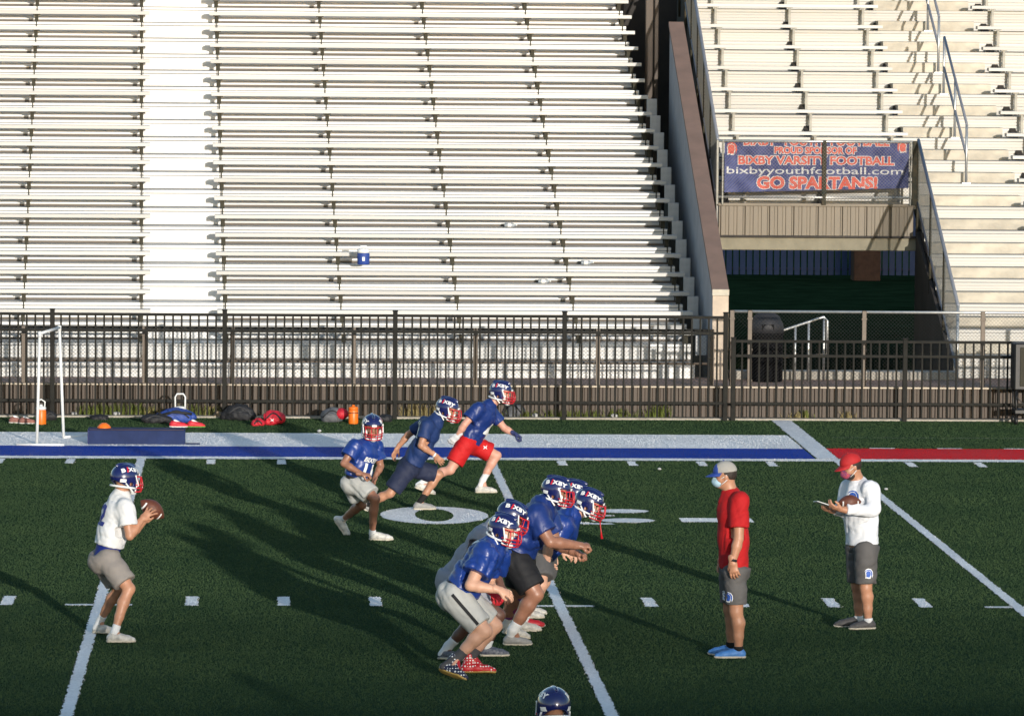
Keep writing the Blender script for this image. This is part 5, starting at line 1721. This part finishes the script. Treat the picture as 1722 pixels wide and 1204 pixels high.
def loose_shoe(label, u0, u1, v, m, sole, lab_m=None, dy=0.0):
    a, c = G(u0, v), G(u1, v)
    f = tag(empty('loose_shoe', a), label, 'shoe', GB)
    shoe(f, V(0, dy, 0.004), (c - a) + V(0, dy, 0), V(0.05, dy, 0.12), m, sole, L=0.27, laces=lab_m)
loose_shoe('worn sneaker lying farthest left near the fence', 14, 36, 712, mat('shoe_rust', (0.22, 0.09, 0.07), 0.7, var=0.3), S_white, M_plast)
loose_shoe('worn sneaker nearest the left orange bottle', 31, 52, 713, mat('shoe_rust', (0.22, 0.09, 0.07)), S_white, M_plast)
loose_shoe('red and white cleat lying before the blue bag', 284, 318, 719, M_bagr, M_plast, M_plast)
loose_shoe('red cleat with green sole edge right of the blue bag', 314, 346, 719, M_bagr, mat('sole_green', (0.12, 0.3, 0.05), 0.6), M_plast)
loose_shoe('tan shoe leaning beside the large black bag', 358, 374, 703, mat('shoe_tan', (0.34, 0.26, 0.17), 0.7), S_sole)

# ---- weeds and grass tufts growing out of the skirt foot
M_weed = blade_mat('weed_green', (0.05, 0.075, 0.015), (0.17, 0.19, 0.05), 0.7)
M_straw = blade_mat('weed_straw', (0.16, 0.13, 0.06), (0.30, 0.25, 0.12), 0.7)
def weed(label, u, n, h, spread, m, seed):
    rg = np.random.default_rng(seed)
    c = G(u, 705)
    c = V(c[0], 6.84 , 0.02)
    vs, fs = [], []
    for i in range(n):
        bx, by_ = rg.normal(0, spread), rg.uniform(-0.03, 0.03)
        hh = h * rg.uniform(0.35, 1.1)
        lean, ly, w = rg.normal(0, 0.35) * hh, rg.uniform(-0.25, 0.02) * hh, rg.uniform(0.003, 0.007)
        k0 = len(vs)
        for t in (0, 0.4, 0.75):
            x, y, z = bx + lean * t * t, by_ + ly * t, hh * t * (1 - 0.15 * t)
            vs += [(x - w * (1 - t * 0.5), y, z), (x + w * (1 - t * 0.5), y, z)]
        vs.append((bx + lean, by_ + ly, hh * 0.88))
        fs += [(k0, k0 + 1, k0 + 3, k0 + 2), (k0 + 2, k0 + 3, k0 + 5, k0 + 4), (k0 + 4, k0 + 5, k0 + 6)]
    o = MB().add(vs, fs).obj('weed_tuft', m, loc=c)
    tag(o, label, 'weed', 'weeds along the fence foot')
WEEDS = ['green weeds behind the left end of the blue pad', 'green weeds behind the orange marker disc', 'tallest green weeds behind the middle of the blue pad', 'straw coloured weeds left of the blue kit bag',
         'green weeds right of the white jug', 'straw coloured weeds left of the large black bag', 'tall dry grass behind the middle runner', 'dry grass just right of the middle runner',
         'short green weeds right of the foremost runner', 'short green weeds left of the fence post beyond the linemen', 'short green weeds right of the fence post beyond the linemen', 'green weeds near the white crumpled wrapper',
         'bright green weeds left of the sloping wall', 'dry tuft at the far end of the white crossing line', 'green tuft right of the far end of the white crossing line', 'single dry tuft below the tunnel opening']
for i, (u, n, h, sp, m_) in enumerate(((150, 60, 0.20, 0.12, M_weed), (185, 80, 0.22, 0.14, M_weed), (225, 90, 0.24, 0.14, M_weed), (258, 60, 0.16, 0.1, M_straw), (330, 70, 0.22, 0.14, M_weed), (360, 50, 0.2, 0.1, M_straw),
                                       (700, 70, 0.3, 0.14, M_straw), (730, 60, 0.24, 0.12, M_straw), (885, 50, 0.14, 0.14, M_weed), (940, 60, 0.16, 0.16, M_weed), (985, 60, 0.14, 0.16, M_weed), (1045, 70, 0.17, 0.14, M_weed), (1108, 80, 0.24, 0.10, M_weed), (1340, 40, 0.14, 0.08, M_straw), (1355, 40, 0.16, 0.06, M_weed), (1424, 30, 0.16, 0.05, M_straw))):
    weed(WEEDS[i], u, n, h, sp, m_, 40 + i)
# ---- litter: crumpled scraps on the turf and bottles on the rows
M_paper = mat('paper', (0.4, 0.4, 0.39), 0.8)
for i, (u, v, s, lab) in enumerate(((1490, 827, 0.05, 'white scrap on the turf by the top of the right yard line'), (893, 693, 0.10, 'pale crumpled wrapper in the weeds by the fence'), (1032, 703, 0.10, 'white crumpled wrapper at the fence foot beyond the linemen'),
                                    (198, 697, 0.10, 'pale wrapper in the weeds behind the blue pad'), (537, 729, 0.06, 'tiny scrap near the edge of the white stripe'), (1109, 793, 0.05, 'tiny white scrap between the linemen and the red shirted coach'), (122, 706, 0.08, 'scrap on the turf right of the pipe frame'))):
    c = G(u, v)
    S_ = Sdf(0.006)
    S_.ell((0, 0, s * 0.25), (s * 0.5, s * 0.4, s * 0.28)).cut((0, 0, 0.0), (0, 0, -1)).wrinkle(s * 0.10, s * 0.4, (0.4, 0.5, 0.6), i)
    tag(link('paper_scrap', S_.mesh('paper_scrap'), M_paper, loc=(c[0], c[1] if v > 710 else 6.8, 0.024)), lab, 'litter', 'litter')
def on_row(u, v, j):
    """point on the left stand's foot planks of row j below photo pixel column u"""
    Y = 9.34 + RUN * j + 0.2
    q = P(u, v, Y)
    return V(q[0], Y + TH * q[0], Z0 + RISE * j)
c = on_row(611, 445, 4)
jz = P(611, 445, c[1])[2]
f = tag(empty('drink_cooler', (c[0], c[1] , max(jz, 0.3))), 'blue drink jug with white lid left on the bleachers', 'jug')
MB().lathe([(0.085, 0.0), (0.095, 0.01), (0.095, 0.17), (0.09, 0.18)], 20).obj('jug_body', M_bagb, f, True)
MB().lathe([(0.097, 0.18), (0.097, 0.225), (0.07, 0.25), (0.03, 0.255)], 20).obj('lid', M_plast, f, True)
MB().tube([(-0.05, -0.03, 0.24), (-0.045, -0.03, 0.285), (0.045, -0.03, 0.285), (0.05, -0.03, 0.24)], 0.012, 8).obj('handle', M_plast, f, True)
MB().box(-0.02, 0.02, -0.099, -0.09, 0.06, 0.12).obj('emblem', M_plast, f)
M_clear = mat('clear_plastic', (0.62, 0.68, 0.74), 0.15, var=0.05, trans=0.55)
for u, v, lab in ((859, 381, 'crushed clear water bottle lying on an upper row'), (988, 441, 'clear water bottle on a row near the divider wall'), (916, 474, 'clear water bottle on the row above the runners')):
    jj = min(range(NR), key=lambda k: abs(P(u, v, 9.34 + RUN * k + 0.42 + TH * 3)[2] - (Z0 + RISE * k + 0.03)))
    Y = 9.34 + RUN * jj + 0.42
    q = P(u, v, Y)
    Y += TH * q[0]
    f = tag(empty('water_bottle', (q[0], Y, Z0 + RISE * jj + 0.036)), lab, 'bottle', 'bottles left on the bleachers')
    b = MB().tube([(-0.10, 0, 0), (-0.095, 0, 0), (0.03, 0, 0), (0.07, 0, 0), (0.085, 0, 0)], [0.02, 0.033, 0.033, 0.014, 0.013], 12)
    b.obj('bottle_body', M_clear, f, True)
    MB().tube([(0.085, 0, 0), (0.10, 0, 0)], 0.015, 10).obj('cap', M_plast, f, True)
    MB().tube([(-0.05, 0, 0), (0.005, 0, 0)], 0.0338, 12, caps=False).obj('paper_label', M_hwhite, f, True)
# ---- dark bin and black speaker cart behind the right fence
c = P(1288, 640, 9.0)
f = tag(empty('litter_bin', (c[0], 9.0, 0.40)), 'dark drum litter bin with domed lid at the tunnel mouth', 'bin')
M_bin = mat('bin_dark', (0.006, 0.006, 0.007), 0.9, 0.0, spec=0.1)
MB().lathe([(0.24, 0.0), (0.25, 0.02), (0.25, 0.68), (0.262, 0.69), (0.262, 0.73)], 24).obj('drum', M_bin, f, True)
MB().lathe([(0.265, 0.73), (0.25, 0.85), (0.19, 0.97), (0.10, 1.03), (0.02, 1.04)], 24).obj('domed_lid', mat('bin_lid', (0.022, 0.022, 0.026), 0.6, 0.1), f, True)
MB().box(-0.09, 0.09, -0.245, -0.2, 0.77, 0.86).obj('flap', M_bin, f)
c = P(1719, 700, 6.3)
f = tag(empty('speaker_cart', (c[0] + 0.12, 6.25, 0.0)), 'black speaker box on a cart at the right edge by the fence', 'speaker')
M_blk = mat('box_black', (0.012, 0.012, 0.012), 0.5, var=0.2)
MB().bevbox(-0.28, 0.28, -0.2, 0.2, 0.50, 1.18, 0.02).obj('cabinet', M_blk, f)
MB().bevbox(-0.20, 0.20, -0.212, -0.198, 0.56, 1.12, 0.006).obj('grille', mat('grille_tan', (0.03, 0.027, 0.016), 0.8), f)
MB().bevbox(-0.26, 0.26, -0.18, 0.18, 0.16, 0.22, 0.008).obj('shelf', M_blk, f)
for x in (-0.24, 0.24):
    for y in (-0.16, 0.16):
        MB().tube([(x, y, 0.10), (x, y, 0.5)], 0.016, 8).obj('leg', M_blk, f, True)
        MB().tube([(x - 0.02, y, 0.06), (x + 0.02, y, 0.06)], 0.055, 14).obj('wheel', M_blk, f, True)
b = MB().tube([(-0.22, -0.17, 0.5), (-0.24, -0.24, 0.4), (-0.12, -0.26, 0.28), (-0.05, -0.2, 0.22)], 0.008, 6)
b.obj('cable', M_blk, f, True)

# ---- put every person's handle at its feet
for r in list(COL.objects):
    if r.type == 'EMPTY' and r.name.split('.')[0] == 'person':
        ks = [k for k in r.children]
        pts = [np.array(k.bound_box) for k in ks if k.name.startswith('shoe')]
        pts = np.concatenate(pts)
        base = Vector((float(pts[:, 0].mean()), float(pts[:, 1].mean()), 0.0))
        r.location = base
        for k in ks:
            k.location = k.location - base
